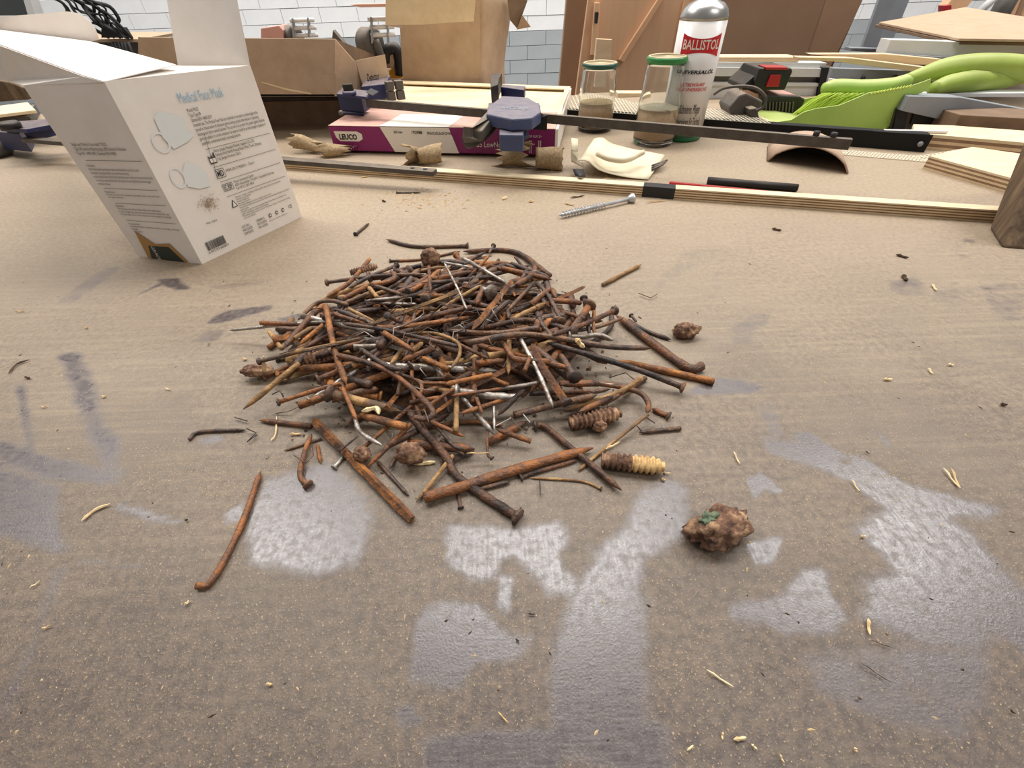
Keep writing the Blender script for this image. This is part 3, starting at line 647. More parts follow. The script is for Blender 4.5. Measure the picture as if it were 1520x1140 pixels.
pz([(744, 144), (746, 140), (780, 143), (778, 149)], .066, .014, 'jaw_arm', 'navy', cl)
part(MB().tube(catmull([on(733, 178, .066), on(722, 192, .058), on(706, 204, .05), on(692, 210, .044)]), [.009, .009, .0095, .0095, .0095, .0095, .0095, .010, .010, .010, .010, .010, .010, .010, .010, .009], 10), 'fixed_handle', M['black'], cl)
part(MB().prism([on(688, 203, .056), on(702, 205, .056), on(728, 176, .066), on(742, 177, .066), on(735, 186, .064), on(716, 211, .052), on(688, 214, .046)], (0, 0, .013)), 'handle_shell', M['darkgrey'], cl, .002)
part(MB().tube(catmull([on(769, 176, .072), on(777, 190, .062), on(778, 205, .052)]), .006, 10), 'trigger_lever', M['slate'], cl)
part(MB().prism([on(742, 206, .045), on(779, 207, .045), on(777, 226, .044), on(742, 225, .044)], (0, 0, .020)), 'trigger_pad', M['slate'], cl, .002)
part(MB().prism([on(750, 184, .060), on(774, 184, .060), on(776, 208, .048), on(747, 208, .048)], (0, 0, .012)), 'trigger_web', M['slate'], cl, .001)
part(MB().prism([on(784, 182, .062), on(796, 178, .066), on(812, 184, .064), on(812, 194, .056), on(790, 192, .056)], (0, 0, .01)), 'release_lever', M['black'], cl, .001)
part(MB().prism([on(722, 178, .045), on(803, 178, .045), on(803, 178, .045)+Vector((0, .02, 0)), on(722, 178, .045)+Vector((0, .02, 0))], (0, 0, .012)), 'trigger_body', M['black'], cl, .002)
# second clamp, left
c2 = thing('bar_clamp', 'second bar clamp whose blue jaw shows left of the mask carton', 'clamp', on(60, 215))
zz = .022
q0, q1 = on(38, 207, zz+.012), on(646, 256, zz)
part(MB().bar(q0, q1, .014, .006), 'steel_rail', M['steelbar'], c2, .0006)
hh = (q1-q0).normalized()
for k in (.014, .032): part(MB().tube([q1-hh*k+Vector((0, 0, .001)), q1-hh*k+Vector((0, 0, .0036))], .0028, 12), 'rail_hole', M['blackclean'], c2)
pz([(2, 195), (42, 198), (85, 190), (80, 182), (28, 186), (8, 187)], .045, .006, 'jaw_housing', 'navy', c2)
pz([(10, 222), (48, 226), (52, 215), (6, 210)], .012, .028, 'jaw_housing', 'navy', c2)
part(MB().prism([on(45, 212, .03), on(88, 200, .03), on(88, 200, .03)+Vector((0, .02, 0)), on(45, 212, .03)+Vector((0, .02, 0))], (0, 0, .016)), 'jaw_arm', M['navy'], c2, .001)
kp = on(17, 190, .052); part(MB().lathe([(.014, 0), (.015, .006), (.012, .009)], kp, 20), 'knob', M['black'], c2)

# ------------------------------------------------------------------ plywood strips
def plystrip(name, p, q, wd, ht, label, layers=9, cat='strip'):
    t = thing(name, label, cat, (Vector(p)+Vector(q))/2)
    d = (Vector(q)-Vector(p)).normalized(); lh = ht/layers
    for i in range(layers):
        dd = -.0004 if i % 2 else 0
        mb = MB().bar(Vector(p)+Vector((0, 0, (i+.5)*lh)), Vector(q)+Vector((0, 0, (i+.5)*lh)), wd+dd*2, lh*.98)
        part(mb, 'ply', M['ply'] if i == layers-1 else (M['ply_mid'] if i % 2 else M['ply_lite']), t)
    return t
s0, s1, s2, s3 = on(350, 246), on(955, 292), on(1002, 296), on(1484, 331)
off = Vector((0, .007, 0))
plystrip('plywood_strip', s0+off, s1+off, .014, .013, 'long plywood strip running from under the steel rail to the black joint')
plystrip('plywood_strip', s2+off, s3+off, .014, .013, 'long plywood strip from the black joint to the dark beam at right')
jn = tag(MB().bar(s1+off+Vector((0, 0, .0066)), s2+off+Vector((0, 0, .0066)), .0146, .0132).build('strip_joint', M['blackclean'], bevel=.0005), 'short black connector with pencil marks joining two plywood strips', 'connector')
# right plywood pieces
def plyboard(name, pts, ht, label, layers=7, z0=0.):
    P = [on(x, y, z0) for x, y in pts]; t = thing(name, label, 'board', P[0]); lh = ht/layers
    for i in range(layers):
        cen = sum(P, Vector())/len(P); k = .997 if i % 2 else 1
        part(MB().prism([cen+(p-cen)*k+Vector((0, 0, i*lh)) for p in P], (0, 0, lh*.98)), 'ply', M['ply'] if i == layers-1 else (M['ply_mid'] if i % 2 else M['ply_lite']), t)
plyboard('plywood_offcut', [(1369, 250), (1506, 290), (1600, 300), (1600, 262), (1432, 236)], .016, 'plywood offcut with striped edge at right beside the white mesh')
plyboard('plywood_offcut', [(1345, 219), (1400, 224), (1620, 246), (1620, 225), (1400, 207), (1345, 205)], .02, 'long thick plywood plank behind the black angle bar', 5)
# old beam, right edge
t = tag(MB().prism([on(1468, 340), on(1486, 368), on(1700, 385), on(1660, 320)], (.02, .045, .075)).build('old_beam', M['darkwood'], bevel=.003), 'rough dark wooden beam end at the right edge', 'beam')

# pencil and black tube
tag(MB().tube([on(993, 274, .005), on(1290, 303, .005)], .0042, 6, smooth=False).build('red_pencil', M['red']), 'long thin red rod beside the black tube', 'pencil')
tag(MB().tube([on(1050, 268, .005), on(1184, 279, .005)], .0046, 14).build('black_tube', M['black']), 'short black tube lying above the red rod', 'tube')
# half pipe
L_, R_ = on(1138, 240), on(1259, 259); ax = (R_-L_); dirn = Vector((.035, .075, 0)); g = []
for i in range(2):
    row = []
    for j in range(15):
        t_ = j/14; row.append(L_+ax*t_+dirn*i+Vector((0, 0, .002+.026*math.sin(math.pi*t_)**.62)))
    g.append(row)
hp = tag(MB().sheet(g, -.0022).build('half_pipe', mat('dusty_pipe', (172, 146, 124), (184, 158, 134), 60, .8)), 'dusty shallow half pipe arch under the clamp rail end', 'pipe')
MB().sheet([[p-Vector((0, 0, .0026))+dirn*.04 for p in g[0]], [p-Vector((0, 0, .0026))-dirn*.04 for p in g[1]]], .0006).build('inner_shade', M['blackclean'], hp)  # black sheet stands in for the shade under the arch
MB().prism([p-Vector((0, 0, .0026))-dirn*.04 for p in g[1]], (0, .001, 0)).build('end_shade', M['blackclean'], hp)  # black panel added behind to keep the shaded inside dark

# ------------------------------------------------------------------ jars and can
def jar(cx, cy, r, h, label, fill, fm, lidm, rl, shoulder, r0=None):
    o = on(cx, cy); o.y += r*.95; root = thing('glass_jar', label, 'jar', o); r0 = r0 or r
    body = [(r0*.86, .0), (r0*.97, .003), (r0, .008), (r, h*shoulder*.6), (r*.99, h*shoulder), (r*.93, h*(shoulder+.06)), (rl*1.03, h*.86), (rl*.98, h*.90), (rl*.98, h*.96)]
    th = .0016
    prof = body+[(x-th, z) for x, z in body[::-1][:-3]]+[(r0*.95-th, .008), (r0*.8, .006), (.0001, .0055)]
    prof = [(.0001, 0.0012), (r0*.8, .0012)]+prof
    part(MB().lathe(prof, o, 40), 'glass_body', M['glass'], root)
    ld_ = part(MB().lathe([(rl*1.0, h*.93), (rl*1.07, h*.932), (rl*1.08, h*.985), (rl*1.03, h)], o, 40), 'lid', M[lidm], root)
    part(MB().lathe([(rl*1.02, h*1.001), (rl*.95, h*1.006), (rl*.9, h*1.0), (.0001, h*1.0)], o, 40), 'lid_dust', M['lidtop'], ld_)
    # fill
    rr = (r0+(r-r0)*min(1, fill/(h*shoulder*.6)))-th-.0004
    part(MB().lathe([(.0001, .0065), (r0*.93-th, .0095), (r0-th-.0003, .013), (rr, fill)], o, 40), 'sawdust_fill', M['sandside'], root)
    mb = MB(); n = 40; vs = [o+Vector((0, 0, fill+.003))]; fs = []
    for k in range(1, 7):
        for j in range(n):
            a_ = 2*math.pi*j/n; q_ = rr*k/6; x, y = q_*math.cos(a_), q_*math.sin(a_)
            vs.append(o+Vector((x, y, fill+.003*(1-(k/6)**2)+.002*mnoise.noise(Vector((x*90, y*90, cx)))*(1 if k < 6 else 0))))
    for j in range(n):
        fs.append((0, 1+j, 1+(j+1) % n))
        for k in range(5): a_ = 1+k*n; fs.append((a_+j, a_+n+j, a_+n+(j+1) % n, a_+(j+1) % n))
    part(mb.add(vs, fs, True), 'sawdust_surface', M[fm], root)
    return root, o
# sizes from the picture
def pxr(cx, cy, wpx): p = on(cx, cy); return wpx/2*zdepth(p)/F
ra, rb_ = pxr(885, 196, 49), pxr(975, 215, 62)
def hgt(cx, cy, r, ty):
    o = on(cx, cy); o.y += r; return topat(o, ty, cx)
ha, hb_ = hgt(885, 198, ra, 92), hgt(975, 219, rb_, 82)
jar(886, 199, ra*1.04, ha, 'straight glass jar with dark green lid, half full of sawdust', ha*.44, 'sand', 'greenlid2', ra*.93, .68)
jar(976, 220, rb_*.95, hb_, 'round-shouldered glass jar with bright green lid and pale dust', hb_*.44, 'sand2', 'greenlid', rb_*.80, .5, rb_*.96)
rc_ = pxr(1014, 210, 61); oc = on(1017, 212); oc.y += rc_; hc = topat(oc, 28, 1040)/.88
can = thing('spray_can', 'white spray can with green base and red lettered label', 'can', oc)
part(MB().lathe([(rc_*.9, 0), (rc_, .002), (rc_, .016), (rc_*.99, .017)], oc, 48), 'green_base', M['green'], can)
part(MB().lathe([(rc_*.99, .017), (rc_*.99, hc*.875)], oc, 48), 'printed_body', M['can'], can)
part(MB().lathe([(rc_*.99, hc*.875), (rc_*.98, hc*.90), (rc_*.9, hc*.945), (rc_*.72, hc*.98), (rc_*.45, hc), (rc_*.42, hc*1.01), (.001, hc*1.01)], oc, 48), 'metal_shoulder', M['canmetal'], can)
part(MB().lathe([(rc_*.3, hc*1.01), (rc_*.3, hc*1.07), (rc_*.2, hc*1.09), (.001, hc*1.09)], oc, 24), 'spray_button', M['redp'], can)
fa = math.atan2(-oc.y, -oc.x)+R(8)          # label centre direction (towards the viewer)
def cyl(u, z, o=.0005): a_ = fa+u/rc_; return oc+Vector((math.cos(a_)*(rc_*.99+o), math.sin(a_)*(rc_*.99+o), z))
def cyltext(s, zc_, h_, w_, mt, nm='label_lettering', bold=.01, o=.0008, shear=0):
    vs, fs = text_mesh(s, 1, 'CENTER', bold=bold, shear=shear); xs = max(abs(v.x) for v in vs); ym = max(v.y for v in vs)
    b_ = bmesh.new(); vv = [b_.verts.new(v) for v in vs]
    for f in fs:
        try: b_.faces.new([vv[i] for i in f])
        except ValueError: pass
    part(MB().add([cyl(v.x/xs*w_/2, zc_+(v.y/ym-.5)*h_, o) for v in vs], fs), nm, M[mt], can); b_.free()
can_label = None
mb = MB(); n = 16; zl0, zl1 = hc*.66, hc*.80; W = rc_*1.75
for i in range(n):
    for sgn in (0,):
        u0, u1 = -W/2+W*i/n, -W/2+W*(i+1)/n
        cv = lambda u: .006*(1-(2*u/W)**2)
        mb.add([cyl(u0, zl0+cv(u0)*.9-.003), cyl(u1, zl0+cv(u1)*.9-.003), cyl(u1, zl1-cv(u1)), cyl(u0, zl1-cv(u0))], [(0, 1, 2, 3)])
rl_ = part(mb, 'red_label', M['redp'], can)
can_root = can; can = rl_
cyltext('BALLISTOL', hc*.728, hc*.065, W*.93, 'label', bold=.015)
can = can_root
cyltext('UNIVERSALÖL', hc*.545, hc*.032, W*1.0, 'blackclean', bold=.03, shear=.2)
cyltext('ALTBEWÄHRT\nUND UNERREICHT', hc*.455, hc*.03, W*.8, 'redp')
cyltext('zum Schmieren, Pflegen\nund Konservieren für Technik,\nHaushalt und Handwerk\nmit vielen Vorteilen', hc*.27, hc*.07, W*.85, 'darkgrey')

# ------------------------------------------------------------------ black angle bar + mesh tape
z_ = 0
k0, k1 = on(835, 184), on(1374, 227)
ab = thing('angle_bar', 'long black steel angle bar lying behind the jars and dustpan', 'bar', (k0+k1)/2)
part(MB().bar(k0+Vector((0, .004, .0115)), k1+Vector((0, .004, .0115)), .004, .023), 'upright_flange', M['jet'], ab, .0004)
part(MB().bar(k0+Vector((0, .012, .022)), k1+Vector((0, .012, .022)), .018, .002), 'flat_flange', M['jet'], ab)
hd = (k1-k0).normalized(); hp_ = k1-hd*.012+Vector((0, .0005, .011)); nrm = Vector((hd.y, -hd.x, 0))
part(MB().tube([hp_, hp_+nrm*.0012], .0035, 14), 'rivet', M['aluG'], ab)
def meshtape(name, fn, nu, nv, label, wd=.0008):
    mb = MB()
    for i in range(nu+1):
        for j in range(nv): mb.bar(fn(i/nu, j/nv), fn(i/nu, (j+1)/nv), wd, wd*.7)
    for j in range(nv+1):
        for i in range(nu): mb.bar(fn(i/nu, j/nv), fn((i+1)/nu, j/nv), wd, wd*.7)
    o = mb.build(name, M['plaster'], fix=False); return tag(o, label, 'mesh')
def f1(u, v):
    p = k0+(k1-k0)*(.02+.60*u)+Vector((0, .004+.1*v*(1-.25*u), .0236)); p.z += .016*v*max(0, math.sin(u*9-.4))*max(0, 1-u)+.004*math.sin(u*20)*v*(1-u); return p
meshtape('mesh_tape', f1, 52, 9, 'white woven mesh strip lying on the black angle bar', .0009)
def f2(u, v):
    a_ = on(1222, 228).lerp(on(1395, 243), min(1, u*1.3)); 
    if u > .77: a_ = on(1395, 243).lerp(on(1452, 242), (u-.77)/.23)
    return a_+Vector((0, .028*v, .001+.012*max(0, u-.7)*3*v+.0*u))
meshtape('mesh_tape', f2, 44, 5, 'loose end of white mesh between angle bar and plywood offcut', .001)
tag(MB().prism([aty(917, 138, 1.17), aty(960, 138, 1.17), aty(960, 152, 1.17), aty(917, 158, 1.17)], (0, .03, 0)).build('wood_offcut', M['ply'], bevel=.001), 'pale wood block seen between the two jars', 'offcut')

# ------------------------------------------------------------------ dustpan and brush
dp = thing('dustpan', 'lime green dustpan resting on the black angle bar', 'dustpan', on(1290, 198, .02))
Yp = .83
side = [(190, 828), (300, 852), (400, 825), (520, 835), (600, 862), (800, 880), (1060, 900), (1150, 830), (1240, 700), (1300, 625), (1370, 590), (1425, 560), (1430, 490), (1380, 510), (1290, 540), (1120, 572), (960, 596), (860, 640), (740, 690), (560, 716), (470, 742), (380, 800)]
sp = [aty(*V2('Q', p), Yp) for p in side]
part(MB().prism(sp, (0, .002, 0)), 'side_wall', M['lime'], dp, .0005)
bt = [V2('Q', p) for p in ((190, 828), (400, 832), (600, 862), (1060, 900))]
row0 = [aty(*p, Yp) for p in bt]; dpt = Vector((.0, .11, 0)); row1 = [p+dpt+Vector((0, 0, .004)) for p in row0]
part(MB().sheet([row0, row1], .002, False), 'pan_floor', M['lime'], dp)
back = [aty(*V2('Q', p), Yp) for p in ((1060, 900), (1150, 830), (1240, 700), (1300, 610))]
part(MB().sheet([back, [p+dpt for p in back]], .002, False), 'back_wall', M['lime'], dp)
part(MB().prism([p+dpt for p in [row0[0], row0[1], row0[2], row0[3]]+back[1:]+[aty(*V2('Q', p), Yp) for p in ((1240, 660), (960, 700), (740, 745), (470, 775))]], (0, .002, 0)), 'side_wall', M['lime'], dp)
tipL = aty(*V2('Q', (195, 822)), Yp)
part(MB().prism([tipL, aty(*V2('Q', (310, 850)), Yp), aty(*V2('Q', (310, 850)), Yp)+dpt*.9, tipL+dpt*.9], (0, 0, .003)), 'rubber_lip', M['card_in'], dp, .0006)
hpt = catmull([aty(1385, 132, Yp+.03), aty(1410, 124, Yp+.04), aty(1455, 119, Yp+.06), aty(1500, 116, Yp+.08), aty(1560, 110, Yp+.1)])
hr = [.010+.006*min(1, i/8)-(.01*max(0, (i-14)/6)) for i in range(len(hpt))]
part(MB().tube(hpt, hr, 12), 'handle', M['limeD'], dp)
for k in range(13):
    p = aty(*V2('Q', (985+k*24, 600-k*4.6)), Yp); part(MB().box(p+Vector((0, -.0008, 0)), (.003, .0012, .0035), Matrix.Rotation(R(35), 3, 'Y')), 'comb_tooth', M['bristle'], dp)
br = thing('hand_brush', 'lime green hand brush nested in the dustpan', 'brush', aty(1250, 140, .92))
Yr = .90
bp_ = catmull([aty(1222, 131, Yr), aty(1245, 129, Yr), aty(1280, 130, Yr), aty(1320, 127, Yr), aty(1350, 118, Yr)])
part(MB().tube(bp_, [.008+.004*min(1, i/3)*(1-.5*max(0, (i-14)/6)) for i in range(len(bp_))], 12), 'brush_head', M['lime'], br)
hh_ = catmull([aty(1345, 118, Yr), aty(1372, 110, Yr), aty(1400, 103, Yr), aty(1450, 98, Yr), aty(1500, 99, Yr), aty(1560, 106, Yr)])
part(MB().tube(hh_, [.0085+.0095*min(1, i/12) for i in range(len(hh_))], 14), 'brush_handle', M['limeD'], br)
mb = MB()
for i in range(240):
    u = random.random(); y_ = Yr+random.uniform(-.02, .02); a_ = aty(1222+u*62+random.uniform(-2, 2), 138, y_)
    ln = 1; b2 = aty(1180+u*60+random.uniform(-5, 5), 168-8*u+random.uniform(-3, 3), y_); b2.z = max(b2.z, .012)
    mb.tube([a_, a_.lerp(b2, .5)+Vector((0, 0, .004)), b2], .0008, 3, False)
tag(part(mb, 'bristles', M['bristle'], br), kind='stuff')

# ------------------------------------------------------------------ battery and charger
Yg = on(1150, 181).y
ch = thing('battery_charger', 'dusty black battery charger with vents behind the dustpan', 'charger', on(1130, 175, 0.01))
part(MB().prism([aty(1128, 178, Yg), aty(1180, 180, Yg), aty(1196, 148, Yg), aty(1188, 143, Yg), aty(1130, 141, Yg)], (0, .1, 0)), 'housing', M['black'], ch, .002)
for k in range(9): part(MB().prism([aty(1137+k*5, 152, Yg-.004), aty(1139+k*5, 152, Yg-.004), aty(1138+k*4.8, 172, Yg-.004), aty(1136+k*4.8, 172, Yg-.004)], (0, .004, 0)), 'cooling_fin', M['darkgrey'], ch)
part(MB().prism([aty(1122, 139, Yg+.01), aty(1178, 140, Yg+.01), aty(1196, 146, Yg+.01), aty(1178, 150, Yg+.01), aty(1128, 150, Yg+.01)], (0, .08, 0)), 'dusty_top', M['pink'], ch, .001)
bt_ = thing('battery_pack', 'black cordless tool battery with red release button', 'battery', aty(1145, 135, Yg+.03))
part(MB().prism([aty(1128, 101, Yg), aty(1175, 101, Yg), aty(1177, 106, Yg), aty(1165, 134, Yg), aty(1122, 134, Yg), aty(1121, 120, Yg)], (0, .07, 0)), 'housing', M['black'], bt_, .002)
part(MB().prism([aty(1120, 112, Yg+.01), aty(1128, 101, Yg+.01), aty(1122, 134, Yg+.01), aty(1102, 134, Yg+.01), aty(1103, 127, Yg+.01)], (0, .07, 0)), 'side_housing', M['black'], bt_, .002)
part(MB().prism([aty(1144, 111, Yg-.003), aty(1160, 111, Yg-.003), aty(1156, 129, Yg-.003), aty(1137, 129, Yg-.003)], (0, .006, 0)), 'release_button', M['red'], bt_, .0008)
part(MB().prism([aty(1136, 99.5, Yg-.002), aty(1170, 100, Yg-.002), aty(1169, 104, Yg-.002), aty(1137, 103.5, Yg-.002)], (0, .03, 0)), 'red_top', M['red'], bt_, .0008)
ad_ = thing('power_adapter', 'dark grey plug adapter with looped cable left of the battery', 'adapter', on(1095, 178))
part(MB().prism([aty(1082, 160, Yg-.05), aty(1098, 141, Yg-.05), aty(1108, 138, Yg-.05), aty(1133, 150, Yg-.05), aty(1131, 160, Yg-.05), aty(1118, 180, Yg-.05), aty(1106, 180, Yg-.05), aty(1085, 170, Yg-.05)], (0, .05, 0)), 'housing', M['darkgrey'], ad_, .003)
part(MB().prism([aty(1112, 162, Yg-.07), aty(1124, 160, Yg-.07), aty(1128, 178, Yg-.07), aty(1117, 181, Yg-.07)], (0, .03, 0)), 'plug', M['darkgrey'], ad_, .002)
part(MB().tube(catmull([aty(1060, 140, Yg-.03), aty(1075, 131, Yg-.05), aty(1100, 128, Yg-.07), aty(1122, 131, Yg-.08), aty(1136, 144, Yg-.08), aty(1134, 158, Yg-.08), aty(1122, 165, Yg-.07)]), .0022, 8), 'cable', M['darkgrey'], ad_)

# ------------------------------------------------------------------ aluminium profile and clutter at the right back
Ya = 1.12
pf = thing('aluminium_fence', 'grooved aluminium profile standing behind the battery', 'profile', aty(1150, 145, Ya))
for y0, y1, dY, mt in ((92, 100, .006, 'alu'), (100, 113, 0, 'alu'), (113, 122, .012, 'alugroove'), (122, 127, 0, 'alu'), (127, 150, .004, 'alu')):
    part(MB().prism([aty(1045, y0, Ya+dY), aty(1228, y0+1.5, Ya+dY), aty(1222, y1+1.5, Ya+dY), aty(1045, y1, Ya+dY)], (0, .04-dY, 0)), 'profile_rib', M[mt], pf, .0004)
part(MB().prism([aty(1221, 100, Ya-.004), aty(1240, 100, Ya-.004), aty(1226, 150, Ya-.004), aty(1212, 150, Ya-.004)], (0, .05, 0)), 'end_cap', M['black'], pf, .001)
tag(MB().prism([aty(1020, 85, Ya+.01), aty(1186, 85, Ya+.01), aty(1186, 92, Ya+.01), aty(1020, 92, Ya+.01)], (0, .05, 0)).build('wood_lath', M['woodlath'], bevel=.0006), 'pale lath lying along the top of the aluminium profile', 'lath')
pl2 = thing('machine_plate', 'grey metal machine plate with black clamping knob behind the brush', 'plate', aty(1290, 150, 1.06))
part(MB().prism([aty(1224, 150, 1.06), aty(1236, 101, 1.06), aty(1363, 105, 1.06), aty(1350, 150, 1.06)], (0, .012, 0)), 'plate', M['aluG'], pl2, .001)
part(MB().tube([aty(1279, 117, 1.0585), aty(1279, 117, 1.0625)], .0065, 16), 'round_hole', M['blackclean'], pl2)
kn_ = part(MB().tube([aty(1326, 119, 1.03), aty(1326, 119, 1.062)], .009, 14), 'knob', M['black'], pl2)
part(MB().tube([aty(1338, 119, 1.022), aty(1338, 119, 1.04)], .0055, 14), 'knob_pin', M['alu'], kn_)
part(MB().bar(aty(1320, 121, 1.03), aty(1340, 118, 1.03), .008, .008), 'knob_lever', M['black'], kn_)
tag(MB().prism([aty(1234, 117, 1.04), aty(1300, 125, 1.04), aty(1300, 133, 1.04), aty(1231, 127, 1.04)], (0, .01, 0)).build('metal_rail', M['alu'], bevel=.0006), 'short pale metal rail in front of the grey plate', 'rail')
def flat(name, v, pts, Y, th, mt, label, cat):
    return tag(MB().prism([aty(*V2(v, p), Y) for p in pts], (0, th, 0)).build(name, M[mt], bevel=.0008), label, cat)
flat('aluminium_beam', 'T', [(270, 372), (1800, 418), (1800, 590), (1520, 572), (215, 505)], 1.03, .03, 'alu', 'long pale aluminium beam under the cardboard sheet', 'beam')
flat('aluminium_beam', 'T', [(-100, 450), (270, 462), (240, 500), (-110, 480)], 1.42, .03, 'aluG', 'thin grey rail end left of the long aluminium beam', 'rail')
flat('metal_rail', 'T', [(215, 500), (1800, 600), (1800, 640), (300, 560)], 1.02, .008, 'aluG', 'darker grey rail just below the long aluminium beam', 'rail')
flat('wood_lath', 'Q', [(520, 305), (1080, 303), (1520, 345), (1560, 392), (1300, 385), (750, 335)], .99, .02, 'woodlath', 'upper pale wood lath above the grey plate', 'lath')
flat('wood_lath', 'Q', [(430, 328), (830, 335), (1560, 425), (1560, 470), (700, 362), (430, 352)], .96, .02, 'woodlath', 'lower reddish wood lath above the grey plate', 'lath')
flat('dark_rail', 'T', [(440, 598), (1000, 605), (1000, 640), (560, 625)], 1.0, .02, 'blackclean', 'short black rail between the laths and the brush handle', 'rail')
flat('wood_offcut', 'T', [(505, 665), (600, 665), (660, 680), (640, 720), (480, 760)], 1.1, .03, 'mdf', 'brown finger-jointed wood piece behind the brush handle', 'offcut')
cs = thing('cardboard_sheet', 'large flat cardboard sheet lying on the beams at upper right', 'cardboard', aty(1420, 60, 1.33))
zc1 = .098
pts_ = [on(1304, 36, zc1), on(1432, 13, zc1), on(1620, 45, zc1), on(1620, 64, zc1), on(1422, 61, zc1)]
part(MB().prism(pts_, (0, 0, .004)), 'top_layer', M['card'], cs, .0006)
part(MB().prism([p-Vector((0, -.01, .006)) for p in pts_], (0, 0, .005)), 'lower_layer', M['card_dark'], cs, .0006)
flat('steel_beam', 'T', [(370, 1042), (450, 905), (920, 915), (1700, 1060), (1700, 1290), (1520, 1235), (690, 1115)], on(1440, 200).y+.03, .03, 'aluG', 'grey steel beam under the brush handle at right', 'beam')
flat('metal_rail', 'T', [(580, 878), (1700, 872), (1700, 915), (620, 912)], on(1440, 200).y+.08, .03, 'alu', 'thin pale rail directly below the dustpan handle', 'rail')
flat('metal_rail', 'T', [(1240, 720), (1700, 690), (1700, 800), (1440, 780)], 1.2, .03, 'alu', 'pale rail end behind the dustpan handle tip', 'rail')
tag(MB().prism([aty(1340, 125, 1.25), aty(1620, 130, 1.25), aty(1620, 200, 1.25), aty(1330, 200, 1.25)], (0, .05, 0)).build('machine_cabinet', M['darkgrey'], bevel=.001), 'dark grey machine cabinet behind the rails at right', 'machine')
YT = on(1360, 201).y+.035
bb = thing('tool_case', 'black and grey tool case between dustpan and steel beam', 'case', on(1360, 200))
part(MB().prism([aty(1318, 200, YT), aty(1408, 203, YT), aty(1406, 168, YT), aty(1330, 160, YT)], (0, .06, 0)), 'body', M['darkgrey'], bb, .002)
part(MB().prism([aty(1352, 184, YT-.004), aty(1385, 187, YT-.004), aty(1392, 173, YT-.004), aty(1357, 168, YT-.004)], (0, .01, 0)), 'black_panel', M['blackclean'], bb)
part(MB().prism([aty(1325, 196, YT-.004), aty(1342, 197, YT-.004), aty(1348, 166, YT-.004), aty(1332, 164, YT-.004)], (0, .01, 0)), 'black_panel', M['blackclean'], bb)
tag(MB().prism([on(1408, 202, .001), on(1408, 202, .001)+Vector((0, 0, .03)), on(1620, 216, .001)+Vector((0, 0, .03)), on(1620, 216, .001)], (0, .08, 0)).build('brown_carton', M['card_dark'], bevel=.001), 'brown carton below the grey steel beam at right', 'box')
tag(MB().bar(on(1312, 194, .022), on(1405, 196, .022), .006, .003).build('white_strip', M['white']), 'thin white strip at the dustpan base', 'strip')
# upper right timber rack: tubes and slats leaning
for i, (x0, x1, yb, col, lab) in enumerate([(1478, 1453, 18, 'alu', 'shiny metal tube leaning at upper right')]):
    tag(MB().tube([aty(x0+22, -25, 2.2), aty(x1-4, 22, 2.2)], .014, 14).build('metal_tube', M[col]), lab, 'tube')
tag(MB().tube([aty(1512, -30, 2.25), aty(1462, 60, 2.25)], .034, 16).build('dark_pipe', M['darkgrey']), 'dark grey pipe leaning behind the shiny tube', 'pipe')
for k in range(7):
    x = 1487+k*9; tag(MB().prism([aty(x+24, -30, 2.3+.02*k), aty(x+31, -30, 2.3+.02*k), aty(x-7, 66, 2.3+.02*k), aty(x-14, 66, 2.3+.02*k)], (0, .03, 0)).build('timber_slat', M['wood' if k % 2 else 'mdf'], bevel=.001), ('narrow timber slat leaning in the rack at the upper right corner'), 'slat', 'timber slats leaning at the upper right')
flat('timber_slat', 'T', [(880, -60), (1090, -60), (960, 95), (800, 110), (790, 60)], 2.1, .04, 'wood', 'wide reddish board leaning above the cardboard sheet', 'board')
flat('red_clamp', 'T', [(770, 55), (840, 45), (840, 2200), (750, 2200)], 2.0, .03, 'red', 'small dark red clamp tip above the cardboard sheet', 'clamp')

# ------------------------------------------------------------------ casters, vacuum, block behind the cardboard box
def caster(cx, cy, rpx, topy, Y, label):
    t = thing('swivel_caster', label, 'caster', aty(cx, cy, Y)); c0 = aty(cx, cy, Y); r = rpx*zdepth(c0)/F
    part(MB().lathe([(r*.3, -.016), (r*.9, -.018), (r, -.014), (r, .014), (r*.9, .018), (r*.3, .016)], c0, 28, (1, -.6, 0)), 'wheel', M['darkgrey'], t)
    a_, b_ = aty(cx+4, cy, Y-.02), aty(cx+2, topy, Y-.02)
    for dx in (0, .034): fk_ = part(MB().bar(a_+Vector((dx, 0, 0)), b_+Vector((dx, 0, 0)), .012, .003, (1, 0, 0)), 'fork', M['aluG'], t)
    for k in range(3): part(MB().tube([b_+Vector((-.008, 0, -.004-.013*k)), b_+Vector((.044, 0, -.004-.013*k))], .004, 8), 'fork_bolt', M['alu'], fk_)
caster(433, 56, 15, 27, 1.28, 'grey strap reel with metal bracket behind the long cardboard box, left one')
caster(549, 64, 19, 25, 1.22, 'large grey wheel with metal bracket between the cardboard boxes')
tag(MB().tube(catmull([aty(556, 60, 1.21), aty(566, 88, 1.21), aty(570, 118, 1.2)]), .010, 10).build('wheel_arm', M['darkgrey']), 'dark grey curved arm below the large grey wheel', 'arm')
tag(MB().prism([aty(387, 42, 1.25), aty(414, 38, 1.25), aty(420, 45, 1.25), aty(420, 58, 1.25), aty(387, 58, 1.25)], (0, .05, 0)).build('wood_block', M['pink'], bevel=.001), 'small reddish block on the rim behind the long cardboard box', 'block')
tag(MB().prism([aty(486, 140, 1.21), aty(494, 45, 1.21), aty(512, 66, 1.21), aty(512, 146, 1.21)], (0, .02, 0)).build('metal_wedge', M['darkgrey']), 'small grey metal wedge poking above the box corner', 'wedge')
vc = thing('vacuum', 'yellow and black shop vacuum between the two cardboard boxes', 'vacuum', aty(587, 120, 1.25))
